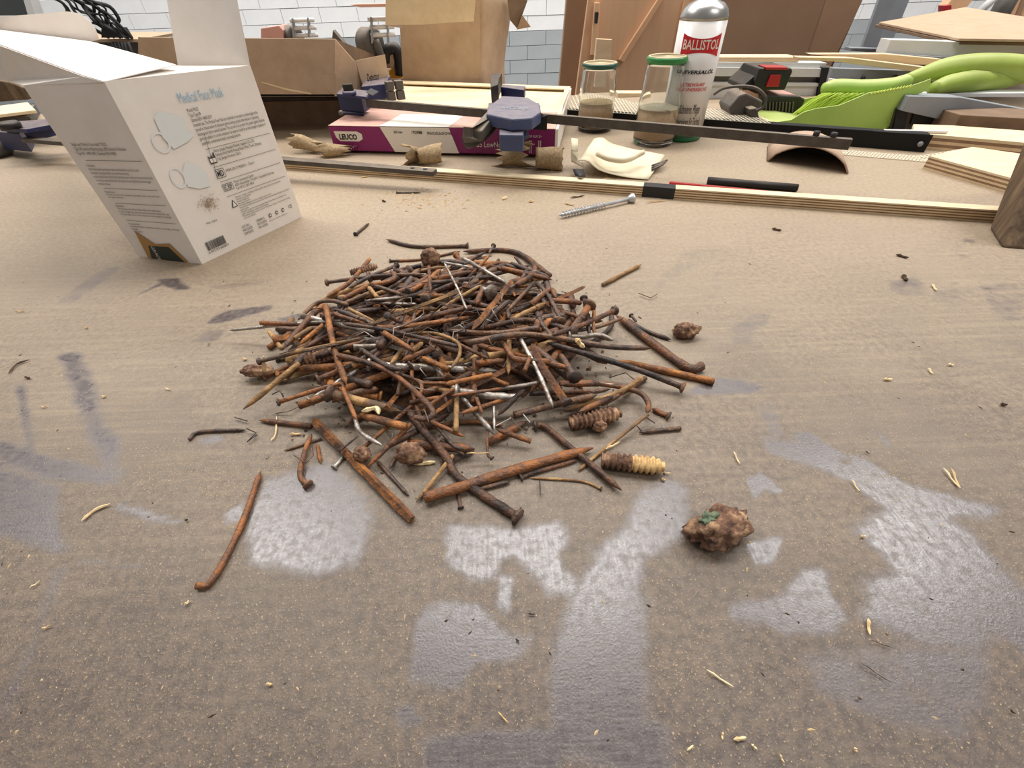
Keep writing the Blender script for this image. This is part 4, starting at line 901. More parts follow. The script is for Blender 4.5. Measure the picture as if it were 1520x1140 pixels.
part(MB().prism([aty(576, 96, 1.25), aty(598, 96, 1.25), aty(598, 130, 1.25), aty(576, 130, 1.25)], (0, .08, 0)), 'body', M['yellow'], vc, .004)
part(MB().prism([aty(574, 80, 1.25), aty(594, 76, 1.25), aty(597, 96, 1.25), aty(576, 97, 1.25)], (0, .08, 0)), 'motor_head', M['black'], vc, .004)
part(MB().tube(catmull([aty(572, 92, 1.23), aty(574, 76, 1.23), aty(586, 72, 1.23), aty(592, 86, 1.23), aty(594, 112, 1.23)]), .012, 10), 'hose', M['black'], vc)
# upper-left: shelf, cables, monitor
sh = tag(MB().prism([aty(60, 58, 2.2), aty(206, 58, 2.2), aty(206, 63, 2.2), aty(60, 63, 2.2)], (0, .3, 0)).build('wall_shelf', M['card'], bevel=.001), 'thin brown shelf behind the mask carton carrying cables', 'shelf')
tag(MB().prism([aty(140, 64, 2.3), aty(206, 64, 2.3), aty(206, 110, 2.3), aty(140, 110, 2.3)], (0, .3, 0)).build('grey_cabinet', M['darkgrey'], bevel=.001), 'grey cabinet side below the brown shelf', 'cabinet')
mo = thing('monitor', 'dark screen with pale frame cropped at the upper left corner', 'monitor', aty(15, 20, 2.0))
part(MB().prism([aty(-60, -30, 2.0), aty(26, -30, 2.0), aty(41, 23, 2.0), aty(-60, 23, 2.0)], (0, .03, 0)), 'screen', mat('screen_dark', (70, 74, 74), rough=.3), mo)
part(MB().prism([aty(26, -30, 1.99), aty(34, -30, 1.99), aty(52, 21, 1.99), aty(41, 22, 1.99)], (0, .04, 0)), 'frame', M['alu'], mo, .001)
random.seed(11)
for k in range(15):
    x0 = random.uniform(85, 140); P = [aty(x0-30+random.uniform(-10, 20), -12, 2.15)]
    for i in range(4): P.append(aty(x0+i*14+random.uniform(-10, 10), 4+i*12+random.uniform(-6, 6), 2.15+random.uniform(-.04, .04)))
    P.append(aty(min(x0+70, 196), 56, 2.2))
    tag(MB().tube(catmull(P, 4), random.choice((.0035, .005, .0065)), 6).build('power_cable', M['blackclean']), 'black cable in the tangle hanging above the brown shelf', 'cable', 'cables tangled at the upper left')
for k in range(6):
    x = 165+k*5; tag(MB().tube([aty(x, 62, 2.15), aty(x+6+random.uniform(-3, 8), 84, 2.15), aty(x+10, 100, 2.15)], .005, 6).build('power_cable', M['blackclean']), 'black cable hanging down below the brown shelf edge', 'cable', 'cables hanging below the shelf')
ps = thing('power_strip', 'black power strip on the brown shelf', 'power strip', aty(165, 55, 2.1))
part(MB().prism([aty(150, 42, 2.15), aty(174, 42, 2.15), aty(183, 56, 2.15), aty(150, 56, 2.15)], (0, .06, 0)), 'body', M['blackclean'], ps, .002)
# left edge wood
tag(MB().prism([aty(-60, 112, .93), aty(14, 122, .93), aty(40, 132, .93), aty(42, 148, .93), aty(-60, 156, .93)], (0, .1, 0)).build('rough_wood', M['darkwood'], bevel=.002), 'rough brown timber block at the far left edge', 'timber')
tag(MB().prism([on(-60, 170, .02), on(44, 156, .02), on(56, 168, .02), on(-60, 182, .02)], (0, 0, .006)).build('wood_offcut', M['ply'], bevel=.001), 'pale plywood offcut above the blue clamp jaw at left', 'offcut')
tag(MB().prism([on(-60, 190, .0), on(52, 186, .0), on(60, 168, .0), on(-60, 175, .0)], (0, 0, .018)).build('dark_tray', M['darkgrey'], bevel=.001), 'dark tray under the pale offcut at left', 'tray')
tag(MB().lathe([(.02, 0), (.028, .008), (.022, .02), (.004, .026)], on(-2, 232), 14).build('grey_stone', M['darkgrey']), 'grey-green rounded lump below the clamp jaw at the left edge', 'lump')

# ------------------------------------------------------------------ curled paper scraps
def curl(name, c, az, ln, r0, r1, a0, a1, label, mt='paper', jag=.15, z=0, seed=1):
    rnd = random.Random(seed); c = Vector(c); ax = Vector((math.cos(az), math.sin(az), 0)); sd = Vector((-ax.y, ax.x, 0)); g = []
    r0 *= 1.2; r1 *= 1.2; ln *= 1.15; jj = [1+jag*rnd.uniform(-1, 1) for _ in range(15)]
    for i in range(9):
        row = []
        for j in range(15):
            an = a0+(a1-a0)*j/14; r = r0+(r1-r0)*i/8; ll = ln*(i/8-.5)*jj[j]
            rr = r*(1+.12*math.sin(an*2+i*.5+seed)); row.append(c+ax*ll+sd*rr*math.cos(an)+Vector((0, 0, max(.0008, r+rr*math.sin(an)+z))))
        g.append(row)
    return tag(MB().sheet(g, .0008).build(name, M[mt]), label, 'paper')
curl('paper_curl', on(462, 226), -.35, .04, .011, .006, -.3, 3.6, 'curled brown sandpaper scrap behind the rail, beside the mask carton', seed=3, jag=.5)
curl('paper_curl', on(497, 232), .1, .035, .009, .006, .4, 4.0, 'crumpled brown paper scrap right below the magenta box corner', seed=5, jag=.6)
curl('paper_curl', on(612, 241), .9, .05, .02, .006, 2.6, 4.6, 'pointed curled scrap standing up before the white label', seed=2, jag=.3)
curl('paper_curl', on(640, 243), .15, .032, .008, .012, -.6, 3.9, 'cone shaped paper roll right of the pointed scrap', seed=4)
curl('paper_curl', on(763, 246), -.2, .045, .009, .013, .2, 4.4, 'dark crumpled paper curl left of the brown paper roll', seed=7, jag=.5)
curl('paper_curl', on(815, 251), -.15, .033, .0125, .011, -1.5, 4.6, 'brown rolled sandpaper tube in front of the magenta box', seed=8, jag=.1)
g = []
e00, e01, e11, e10 = on(858, 262), on(962, 268), on(985, 240), on(880, 222)
for i in range(15):
    row = []
    for j in range(9):
        u, v = i/14, j/8; p = e00.lerp(e01, u).lerp(e10.lerp(e11, u), v)
        zz2 = .002+.018*(1-u)**2.2*(1-.3*v)+.016*max(0, u-.55)*v+.010*v*v*math.sin(u*3.1)*.6+.006*math.exp(-((u-.12)/.1)**2)
        p = p+Vector((0, 0, zz2)); row.append(p)
    g.append(row)
ws = thing('paper_sheet', 'pale curled sandpaper sheet lying in front of the jars', 'paper', on(920, 255))
part(MB().sheet(g, .0009), 'sheet', M['paperw'], ws)
part(MB().tube(catmull([on(886, 228, .026), on(905, 236, .022), on(930, 238, .018), on(955, 226, .022)]), .0035, 10), 'rolled_edge', M['paperw'], ws)
part(MB().sheet([[on(848+2*u, 205+18*v*1.0, .034-.008*v) for u in range(2)] + [on(858, 206+18*v, .034-.008*v)] for v in (0, .5, 1)], .001), 'curled_strip', M['paperw'], ws)
part(MB().prism([on(847, 226, .02), on(858, 226, .02), on(868, 250, .008), on(848, 240, .01)], (0, 0, .002)), 'curled_strip', M['paperw'], ws)
part(MB().sheet([[on(862+8*math.cos(a_), 262, .008+.009*math.sin(a_))+Vector((0, y_, 0)) for a_ in [i*.45 for i in range(9)]] for y_ in (0, .012, .03)], .0008), 'inner_curl', M['blackclean'], ws)
for k in range(3): tag(MB().tube([on(968, 246+k*3, .006), on(990-k*3, 238+k*3, .008)], .0016, 7).build('steel_rod', M['darkgrey']), 'thin grey rod poking out from under the pale sheet', 'rod', 'grey rods under the pale sheet')

# ------------------------------------------------------------------ the galvanised screw
sw = thing('wood_screw', 'large galvanised screw lying in front of the plywood strip', 'screw', on(885, 308))
P0, P1 = on(829, 320, .004), on(932, 296, .0045); dd = (P1-P0)
part(MB().tube([P0.lerp(P1, t_) for t_ in (0, .05, 1)], [.0004, .0019, .0022], 10), 'shank', M['zinc'], sw)
mb = MB(); hx = []; ud = dd.normalized(); s1_ = ud.orthogonal().normalized(); s2_ = ud.cross(s1_)
for i in range(230):
    a_ = i*.40; t_ = .03+.62*i/229; rr = .0033*min(1, t_*12); hx.append(P0+dd*t_+(s1_*math.cos(a_)+s2_*math.sin(a_))*rr)
part(MB().tube(hx, .0005, 4), 'thread', M['zinc'], sw)
part(MB().lathe([(.0022, 0), (.0035, .001), (.0058, .006), (.006, .0075), (.003, .0085), (.0001, .0085)], P1, 20, dd), 'head', M['zinc'], sw)

# ------------------------------------------------------------------ THE NAILS
HG = .0015; X0, Y0_ = -.36, .05; NX, NY = 480, 340
hm = np.zeros((NY, NX), np.float32)
def hget(x, y):
    i, j = int((x-X0)/HG), int((y-Y0_)/HG)
    if 0 < i < NX-1 and 0 < j < NY-1: return float(hm[j-1:j+2, i-1:i+2].max())
    return 0.
def hset(x, y, r, z):
    k = max(1, int(round(r/HG))); i, j = int((x-X0)/HG), int((y-Y0_)/HG)
    if k < i < NX-k and k < j < NY-k:
        s_ = hm[j-k+1:j+k, i-k+1:i+k]; np.maximum(s_, z, out=s_)
# low bed of rust crumbs under the heap
PC = on(655, 540); cxp, cyp = PC.x, .285
def dome(x, y, hmax=.011):
    u = (x-cxp)/.108; v = (y-cyp)/.088; r2 = u*u+v*v
    return hmax*max(0, 1-r2)**.8
yy, xx = np.mgrid[0:NY, 0:NX]; gxx = X0+xx*HG; gyy = Y0_+yy*HG
hm[:] = (.010*np.clip(1-(((gxx-cxp)/.108)**2+((gyy-cyp)/.088)**2), 0, 1)**.8)
g = []
N_ = 70
mb = MB(); vs = []; fs = []
for i in range(N_+1):
    for j in range(N_+1):
        x = cxp-.13+.26*i/N_; y = cyp-.11+.22*j/N_
        z = dome(x, y, .010); z = z+.002*mnoise.noise(Vector((x*120, y*120, 0)))*(1 if z > 0 else 0)-.0006
        vs.append((x, y, z))
for i in range(N_):
    for j in range(N_):
        a_ = i*(N_+1)+j
        if max(vs[k][2] for k in (a_, a_+1, a_+N_+1, a_+N_+2)) > -.0003: fs.append((a_, a_+N_+1, a_+N_+2, a_+1))
mb.add(vs, fs, True)
rnd = random.Random(21)
for k in range(2600):
    x, y = rnd.gauss(cxp, .052), rnd.gauss(cyp-.01, .04); z = max(0, dome(x, y, .010)); s_ = rnd.uniform(.0005, .0022)
    p = Vector((x, y, z+s_*.3)); q_ = [p+Vector((rnd.uniform(-1, 1), rnd.uniform(-1, 1), rnd.uniform(-.4, .6)))*s_ for _ in range(4)]
    mb.add(q_, [(0, 1, 2), (0, 3, 1), (1, 3, 2), (0, 2, 3)])
tag(mb.build('rust_crumbs', M['crumb'], fix=False), 'dark bed of rust flakes and crumbs beneath the nail heap', 'rust', kind='stuff')

def samples(P, n=24):
    L_ = [0]
    for a, b in zip(P, P[1:]): L_.append(L_[-1]+(Vector(b[:2])-Vector(a[:2])).length)
    tot = L_[-1]; out = []
    for i in range(n+1):
        s_ = tot*i/n
        for k in range(len(P)-1):
            if s_ <= L_[k+1]+1e-9:
                t_ = (s_-L_[k])/max(1e-9, L_[k+1]-L_[k]); out.append((P[k][0]+(P[k+1][0]-P[k][0])*t_, P[k][1]+(P[k+1][1]-P[k][1])*t_)); break
        else: out.append(tuple(P[-1][:2]))
    return out, tot
def support(S, r):
    a, b = Vector(S[0]), Vector(S[-1]); d = b-a; L2 = max(d.length, 1e-6); d = d/L2
    pts = sorted(((Vector(p)-a).dot(d), hget(*p)) for p in S)
    hull = []
    for p in pts:
        while len(hull) >= 2 and (hull[-1][1]-hull[-2][1])*(p[0]-hull[-1][0]) <= (p[1]-hull[-1][1])*(hull[-1][0]-hull[-2][0]): hull.pop()
        hull.append(p)
    cm = (pts[0][0]+pts[-1][0])/2
    for p, q in zip(hull, hull[1:]):
        if p[0] <= cm <= q[0] and q[0] > p[0]:
            k = (q[1]-p[1])/(q[0]-p[0]); k = max(-.22, min(.22, k)); z0 = p[1]-k*p[0]
            z0 = max(hh_-k*s_ for s_, hh_ in pts) if abs(k) >= .22 else z0
            return a, d, z0+r, k
    return a, d, pts[0][1]+r, 0
WORD = {'o': 'orange rusted', 'r': 'mottled rusty', 'd': 'dark brown', 't': 'tan rusted', 's': 'silvery bare'}
MM = {'o': 'orange', 'r': 'rust', 'd': 'dark', 't': 'tan', 's': 'silver'}
def nail_mesh(P3, r, head, square, tip, seed):
    """shank + optional head along P3 (first point = head end)"""
    rnd = random.Random(seed); P3 = catmull(P3, 5 if len(P3) > 3 else 8); n = len(P3)
    L_ = sum((b-a).length for a, b in zip(P3, P3[1:])); acc = 0; rs = []; tl = max(r*3.2, .004)
    out = []
    for i, p in enumerate(P3):
        if i: acc += (p-P3[i-1]).length
        rs.append(r*(1+rnd.uniform(-.1, .1)))
    if tip:                                     # pointed end
        e = P3[-1]; pr = P3[-2]; d = (e-pr)
        if d.length > tl:
            P3.insert(-1, e-d.normalized()*tl); rs.insert(-1, r*.96); rs[-1] = r*.12
        else: rs[-1] = r*.12; rs[-2] = r*.8
    else: rs[-1] = r*.85
    mb = MB(); mb.tube(P3, rs, 4 if square else 8, smooth=not square)
    hm_ = None
    if head:
        d = (P3[0]-P3[1]).normalized(); hr_ = r*(2.0 if not square else 1.6)
        hm_ = MB().lathe([(r*.9, -r*.9), (hr_*.8, -r*.3), (hr_, 0), (hr_*.95, r*.45), (.0001, r*.55)], P3[0], 10, d)
    return mb, hm_
def env(x, y, top=.030):
    r2 = ((x-cxp)/.165)**2+((y-cyp)/.125)**2
    return .003+top*max(0, 1-r2)**.75
def put_nail(P2, r, head, col, square=False, tip=True, z3=None, name='rusty_nail', seed=0, real=None):
    S, tot = samples(P2); a, d, z0, k = support(S, r)
    c_ = S[len(S)//2]; z_m = z0+k*((Vector(c_)-a).dot(d)); dn_ = max(0, z_m-env(c_[0], c_[1], .023)); z0 -= dn_
    P3 = [Vector((p[0], p[1], max(r, z0+k*((Vector(p[:2])-a).dot(d))))) for p in P2]
    for p in S: hset(p[0], p[1], r, max(r, z0+k*((Vector(p)-a).dot(d)))+r*.9)
    return P3
def link_nail(P3, r, head, col, square, tip, seed, name='rusty_nail'):
    mb, hmb = nail_mesh(P3, r, head, square, tip, seed)
    base = (P3[0]+P3[-1])/2
    o = mb.build(name, M[MM[col]], fix=False)
    for v in o.data.vertices: v.co -= base
    o.location = base
    if hmb:
        h_ = hmb.build('head', M['dark' if col in 'drt' else MM[col]], o, fix=False)
        for v in h_.data.vertices: v.co -= base
    return o
# --- fill: nails inside the heap that nothing tells apart
FILLN = 195; rnd = random.Random(5); LATE = []
for k in range(FILLN):
    lay = k/FILLN
    while True:
        u, v = rnd.uniform(-1, 1), rnd.uniform(-1, 1)
        if u*u+v*v < 1: break
    sc_ = (1.02-.38*lay); x = cxp-.004+u*.140*sc_; y = cyp-.006+v*.118*sc_
    L_ = rnd.choice((.03, .04, .05, .06, .07, .08))*rnd.uniform(.85, 1.1); r = rnd.choice((.0014, .0019, .0023, .0028))*rnd.uniform(.9, 1.1)
    an = rnd.choice((rnd.uniform(0, math.pi*2), rnd.gauss(.45, .5)))
    if (x-cxp)**2/.14**2+(y-cyp)**2/.118**2 > .6: L_ *= .7
    dx, dy = math.cos(an), math.sin(an); P2 = [(x-dx*L_/2, y-dy*L_/2), (x+dx*L_/2, y+dy*L_/2)]
    bent = rnd.random() < .35
    if bent:
        bx = rnd.uniform(-.25, .25)*L_; P2.insert(1, (x-dy*bx*.6+dx*L_*.1, y+dx*bx*.6+dy*L_*.1))
    hd_ = rnd.random() < .45; P3 = put_nail(P2, r, hd_, 'r')
    col = rnd.choice('rrrroodddts'); o = link_nail(P3, r, hd_, col, rnd.random() < .15, True, k)
    if lay < .5: tag(o, 'rusty old nail buried among others inside the heap of nails', 'nail', 'rusty nails heaped on the workbench')
    else: LATE.append((o, P3, hd_, col))
# --- traced nails, deepest first: view, width, head, colour, flags, points (first = head end)
TR = [
 ('6', 22, 1, 'd', '', [(1495, 105), (1170, 108), (985, 65)]), ('6', 15, 1, 'r', '', [(1010, 200), (1200, 190), (1450, 140)]),
 ('6', 24, 1, 'd', '', [(615, 335), (720, 320), (960, 292), (1220, 285)]), ('6', 22, 1, 'd', '', [(1050, 228), (900, 290), (745, 370)]),
 ('6', 26, 0, 'o', '', [(880, 190), (760, 330), (610, 425)]), ('6', 19, 0, 's', '', [(700, 575), (430, 592), (5, 635)]),
 ('6', 26, 0, 't', '', [(330, 750), (240, 630)]), ('6', 24, 0, 't', '', [(880, 340), (600, 440), (520, 520)]),
 ('6', 28, 1, 'r', '', [(700, 445), (900, 340)]), ('6', 26, 0, 'd', '', [(880, 400), (700, 480)]),
 ('6', 28, 0, 'r', '', [(890, 350), (1000, 330), (1040, 300), (1010, 260)]), ('6', 22, 0, 'd', '', [(1080, 410), (900, 350)]),
 ('6', 28, 0, 't', '', [(930, 430), (870, 360)]), ('6', 20, 0, 's', '', [(1120, 425), (850, 450)]),
 ('6', 30, 0, 'r', '', [(1440, 330), (1260, 400), (1080, 430)]), ('6', 26, 0, 'o', '', [(1380, 420), (1180, 415)]),
 ('6', 16, 0, 's', '', [(1170, 470), (850, 465)]), ('6', 30, 1, 'r', '', [(1125, 395), (1280, 320), (1520, 265)]),
 ('G', 28, 0, 'r', '', [(740, 90), (755, 340)]), ('7', 24, 0, 'r', '', [(640, 250), (440, 120), (170, 120)]),
 ('7', 26, 0, 'o', '', [(230, 185), (430, 185)]), ('7', 28, 0, 'r', '', [(380, 210), (650, 272)]), ('7', 22, 0, 'd', '', [(430, 185), (640, 262)]),
 ('7', 22, 0, 's', '', [(170, 155), (330, 250), (400, 290)]), ('7', 20, 0, 'o', '', [(0, 270), (220, 225)]), ('7', 22, 0, 'd', '', [(0, 290), (330, 255)]),
 ('7', 26, 0, 'r', '', [(460, 300), (555, 232), (538, 160)]), ('7', 16, 0, 's', '', [(60, 180), (210, 205)]),
 ('7', 28, 0, 'r', '', [(200, 320), (270, 320), (240, 410)]), ('7', 28, 0, 'r', '', [(650, 385), (760, 390), (810, 400)]),
 ('7', 22, 1, 'd', '', [(820, 372), (835, 450), (850, 570)]), ('7', 18, 0, 'o', '', [(875, 430), (880, 560), (980, 600)]),
 ('7', 26, 0, 'r', '', [(540, 400), (640, 325), (670, 370)]), ('7', 28, 0, 't', '', [(430, 490), (620, 395)]),
 ('7', 24, 1, 'd', '', [(700, 495), (630, 360), (565, 285)]), ('7', 22, 0, 'd', '', [(550, 290), (420, 430)]),
 ('7', 26, 0, 'd', '', [(570, 450), (600, 520), (660, 590)]), ('7', 22, 0, 'r', '', [(820, 480), (690, 440)]),
 ('7', 28, 0, 'd', '', [(270, 540), (330, 460), (420, 385)]), ('7', 28, 1, 'd', '', [(415, 405), (415, 480)]),
 ('6', 28, 0, 'r', '', [(650, 530), (900, 610)]), ('6', 22, 0, 't', '', [(750, 500), (920, 585)]), ('6', 28, 0, 'd', '', [(920, 600), (660, 500)]),
 ('6', 26, 0, 't', '', [(410, 685), (530, 610)]), ('6', 26, 0, 'o', '', [(590, 600), (440, 725)]), ('6', 26, 0, 'r', '', [(660, 640), (470, 745)]),
 ('6', 34, 0, 'r', '', [(590, 480), (500, 560), (340, 750)]), ('6', 26, 0, 'd', '', [(740, 475), (640, 450), (540, 470), (430, 572)]),
 ('6', 34, 0, 't', '', [(1150, 765), (1215, 710)]), ('6', 36, 0, 'r', '', [(1290, 745), (1080, 825)]), ('6', 28, 0, 't', '', [(1080, 760), (1010, 850)]),
 ('G', 30, 0, 'r', '', [(1280, 830), (1060, 870)]), ('6', 30, 0, 'd', '', [(700, 890), (980, 730)]), ('6', 26, 0, 'r', '', [(870, 840), (1020, 700)]),
 ('6', 32, 0, 'r', '', [(1520, 490), (1250, 550), (1060, 620)]), ('6', 26, 0, 'o', '', [(1500, 555), (1100, 612)]),
 ('7', 26, 0, 'r', '', [(290, 530), (480, 490), (560, 495)]), ('7', 28, 1, 'r', '', [(985, 438), (800, 520), (650, 568)]),
 ('7', 28, 0, 'd', '', [(580, 530), (330, 560), (80, 545)]), ('7', 26, 1, 's', '', [(740, 575), (800, 580), (900, 570), (980, 600)]),
 ('G', 22, 0, 'd', '', [(930, 955), (700, 962)]), ('G', 24, 0, 'o', '', [(870, 992), (700, 992)]), ('G', 26, 0, 'r', '', [(550, 930), (680, 990), (690, 1075)]),
 ('G', 22, 0, 'r', '', [(1260, 1030), (900, 1080)]), ('7', 28, 0, 'r', '', [(240, 720), (400, 705)]), ('7', 26, 0, 't', '', [(420, 600), (415, 780)]),
 ('7', 30, 0, 'r', '', [(900, 830), (690, 835)]), ('7', 26, 0, 'r', '', [(530, 885), (860, 870)]), ('A', 26, 0, 'd', '', [(800, 100), (1060, 60)]),
 ('7', 26, 0, 't', '', [(1130, 800), (1000, 880), (720, 975)]), ('7', 28, 0, 'r', '', [(1150, 800), (1080, 850), (790, 985)]), ('7', 26, 0, 'r', '', [(1010, 890), (910, 950)]),
 ('A', 36, 0, 'd', '', [(560, 195), (780, 140), (990, 90)]), ('A', 22, 0, 'o', '', [(560, 100), (280, 190)]), ('A', 26, 0, 't', '', [(265, 280), (270, 60)]),
 ('A', 28, 0, 'r', '', [(610, 65), (480, 195)]), ('A', 26, 0, 'o', '', [(650, 330), (470, 265)]), ('A', 22, 0, 'r', '', [(30, 130), (200, 100)]),
 ('A', 24, 0, 'r', '', [(120, 220), (310, 305)]), ('A', 20, 0, 'd', '', [(150, 230), (260, 355), (335, 360)]), ('A', 22, 0, 'r', '', [(190, 320), (310, 400)]),
 ('A', 14, 0, 's', '', [(460, 150), (462, 275)]), ('A', 20, 0, 'r', '', [(370, 105), (400, 190)]), ('A', 14, 1, 'r', '', [(450, 415), (428, 385), (425, 200)]),
 ('8', 36, 0, 'o', '', [(1180, 255), (940, 190)]), ('8', 22, 0, 's', '', [(920, 200), (950, 280), (1060, 350)]), ('8', 24, 0, 'r', '', [(700, 250), (430, 220)]),
 ('8', 14, 0, 'd', '', [(750, 315), (555, 378)]), ('8', 26, 1, 'r', '', [(680, 550), (640, 500), (665, 380), (700, 290)]), ('8', 18, 0, 'r', '', [(730, 350), (745, 440)]),
 ('8', 20, 0, 'd', '', [(1040, 435), (1200, 610)]), ('8', 18, 1, 's', '', [(815, 462), (870, 400)]), ('8', 18, 0, 'd', '', [(1140, 390), (1100, 470)]),
 ('A', 24, 0, 't', '', [(250, 400), (60, 642)]), ('A', 16, 1, 'r', '', [(290, 668), (275, 590)]), ('A', 20, 1, 'r', '', [(600, 515), (700, 480), (890, 425)]),
 ('A', 13, 1, 't', '', [(1010, 572), (900, 532), (640, 515)]), ('A', 24, 0, 'd', '', [(380, 572), (545, 535)]), ('7', 20, 0, 'd', '', [(1060, 490), (1140, 540), (1290, 595)]),
 ('7', 30, 0, 'd', '', [(200, 610), (520, 565), (940, 630), (1185, 640)]), ('7', 42, 0, 'r', '', [(1455, 735), (1380, 745), (1200, 620), (990, 460)]),
 ('7', 34, 0, 'o', '', [(1520, 820), (1250, 760), (1000, 708)]), ('7', 30, 1, 'd', '', [(1350, 850), (1150, 770), (900, 690), (620, 610)]),
 ('7', 28, 0, 'r', '', [(690, 828), (900, 830), (1100, 870), (1165, 930), (1160, 990)]), ('7', 26, 1, 'r', '', [(1275, 1005), (1185, 965)]),
 ('7', 24, 0, 'd', '', [(1340, 1070), (1115, 1092)]), ('7', 20, 0, 's', '', [(620, 818), (380, 858)]),
 ('7', 30, 0, 'r', '', [(640, 712), (460, 700), (410, 650), (380, 600)]), ('7', 40, 1, 'r', 'q', [(725, 930), (600, 740), (540, 615)]), ('7', 24, 0, 's', '', [(480, 590), (580, 780), (655, 960)]),
 ('7', 34, 1, 'd', '', [(770, 795), (690, 668)]), ('7', 36, 0, 'o', 'q', [(430, 285), (220, 540)]), ('7', 13, 0, 's', '', [(190, 430), (140, 315), (70, 180)]),
 ('6', 34, 0, 'o', '', [(1380, 880), (1200, 800)]), ('6', 34, 0, 'o', '', [(970, 650), (1170, 772)]), ('G', 34, 0, 'o', '', [(1190, 930), (1000, 970), (860, 1000)]),
 ('G', 28, 0, 'o', '', [(920, 1030), (760, 1140), (700, 1200)]), ('G', 26, 0, 'r', '', [(960, 720), (1170, 822)]), ('G', 24, 0, 't', '', [(640, 640), (780, 640), (940, 700), (960, 790), (900, 890)]),
 ('G', 28, 0, 'd', '', [(940, 730), (460, 620), (130, 570)]), ('6', 30, 0, 't', 'q', [(1430, 395), (880, 600)]), ('6', 38, 0, 'o', '', [(605, 480), (660, 750), (735, 972)]),
 ('6', 24, 1, 't', '', [(190, 830), (500, 755), (850, 682)]), ('6', 34, 0, 't', '', [(440, 840), (88, 1130)]), ('6', 26, 1, 'r', '', [(310, 1085), (680, 972), (720, 1020), (800, 1200)]),
 ('P', 8.5, 0, 'r', '', [(501, 527), (553, 541), (591, 560), (640, 606), (634, 622), (612, 618)]), ('G', 34, 1, 'd', '', [(612, 868), (560, 890), (450, 870), (230, 730)]),
 ('G', 26, 2, 'd', '', [(485, 595), (540, 560), (560, 520)]),
 ('8', 26, 0, 'r', '', [(1210, 240), (985, 460)]), ('A', 18, 0, 't', '', [(1250, 190), (1000, 390), (890, 480)]), ('A', 50, 0, 'r', '', [(100, 618), (300, 560), (620, 460), (970, 362)]),
 ('A', 30, 1, 'r', '', [(672, 248), (720, 250), (830, 340), (1115, 580)]), ('8', 48, 0, 'o', 'qb', [(715, 225), (1215, 730)]),
 ('A', 42, 1, 'r', '', [(580, 715), (400, 600), (265, 500), (210, 400), (70, 240), (20, 160)]),
 ('8', 30, 0, 'r', '', [(110, 1070), (190, 1040), (330, 780), (440, 480)]), ('8', 18, 0, 'd', '', [(70, 320), (130, 280), (365, 270)]),
 ('7', 20, 0, 't', '', [(920, 300), (1130, 190)]), ('P', 3.6, 1, 'd', '', [(528, 348), (548, 331)]), ('7', 14, 1, 'd', '', [(335, 90), (310, 130)]), ('7', 14, 1, 'd', '', [(1075, 465), (1105, 500)]),
 ('P', 2.2, 1, 'd', '', [(589, 286), (625, 286)]), ('8', 10, 0, 'd', '', [(840, 380), (940, 300)]), ('6', 12, 0, 'd', '', [(460, 770), (700, 720)])]
SPECIAL = {(110, 1070): 'long bent rusty nail lying alone at the lower left', (580, 715): 'thickest bent nail with square head reaching out of the heap front',
 (715, 225): 'thick square orange spike pointing down right at the heap front', (100, 618): 'thick straight brown spike lying crosswise at the heap front',
 (672, 248): 'straight orange-brown nail crossing the heap front right, point outward', (1455, 735): 'thick rusty nail with upturned end at the heap right edge',
 (1520, 820): 'orange-brown nail pointing out farthest right of the heap', (1350, 850): 'long bent nail with pale round head right side of the heap',
 (88, 1130): '', (190, 830): 'long straight nail lying across the heap left with silvery point', (1495, 105): 'dark nail lying along the heap back edge',
 (920, 300): 'single tan nail lying alone behind the heap to the right', (528, 348): 'tiny dark nail lying alone beside the mask carton corner',
 (70, 320): 'small bent dark nail with orange middle lying left of heap', (1340, 1070): 'short straight brown nail just right of the heap',
 (485, 595): 'nail at heap centre whose round head faces the viewer', (605, 480): 'upright-lying orange nail with pale point at the heap left',
 (440, 840): 'tan pointed nail sticking out of the heap lower left', (700, 575): 'silvery nail sticking out of the heap far left', (589, 286): 'small pin lying among wood flakes by the plywood strip'}
used_labels = {}; items = []
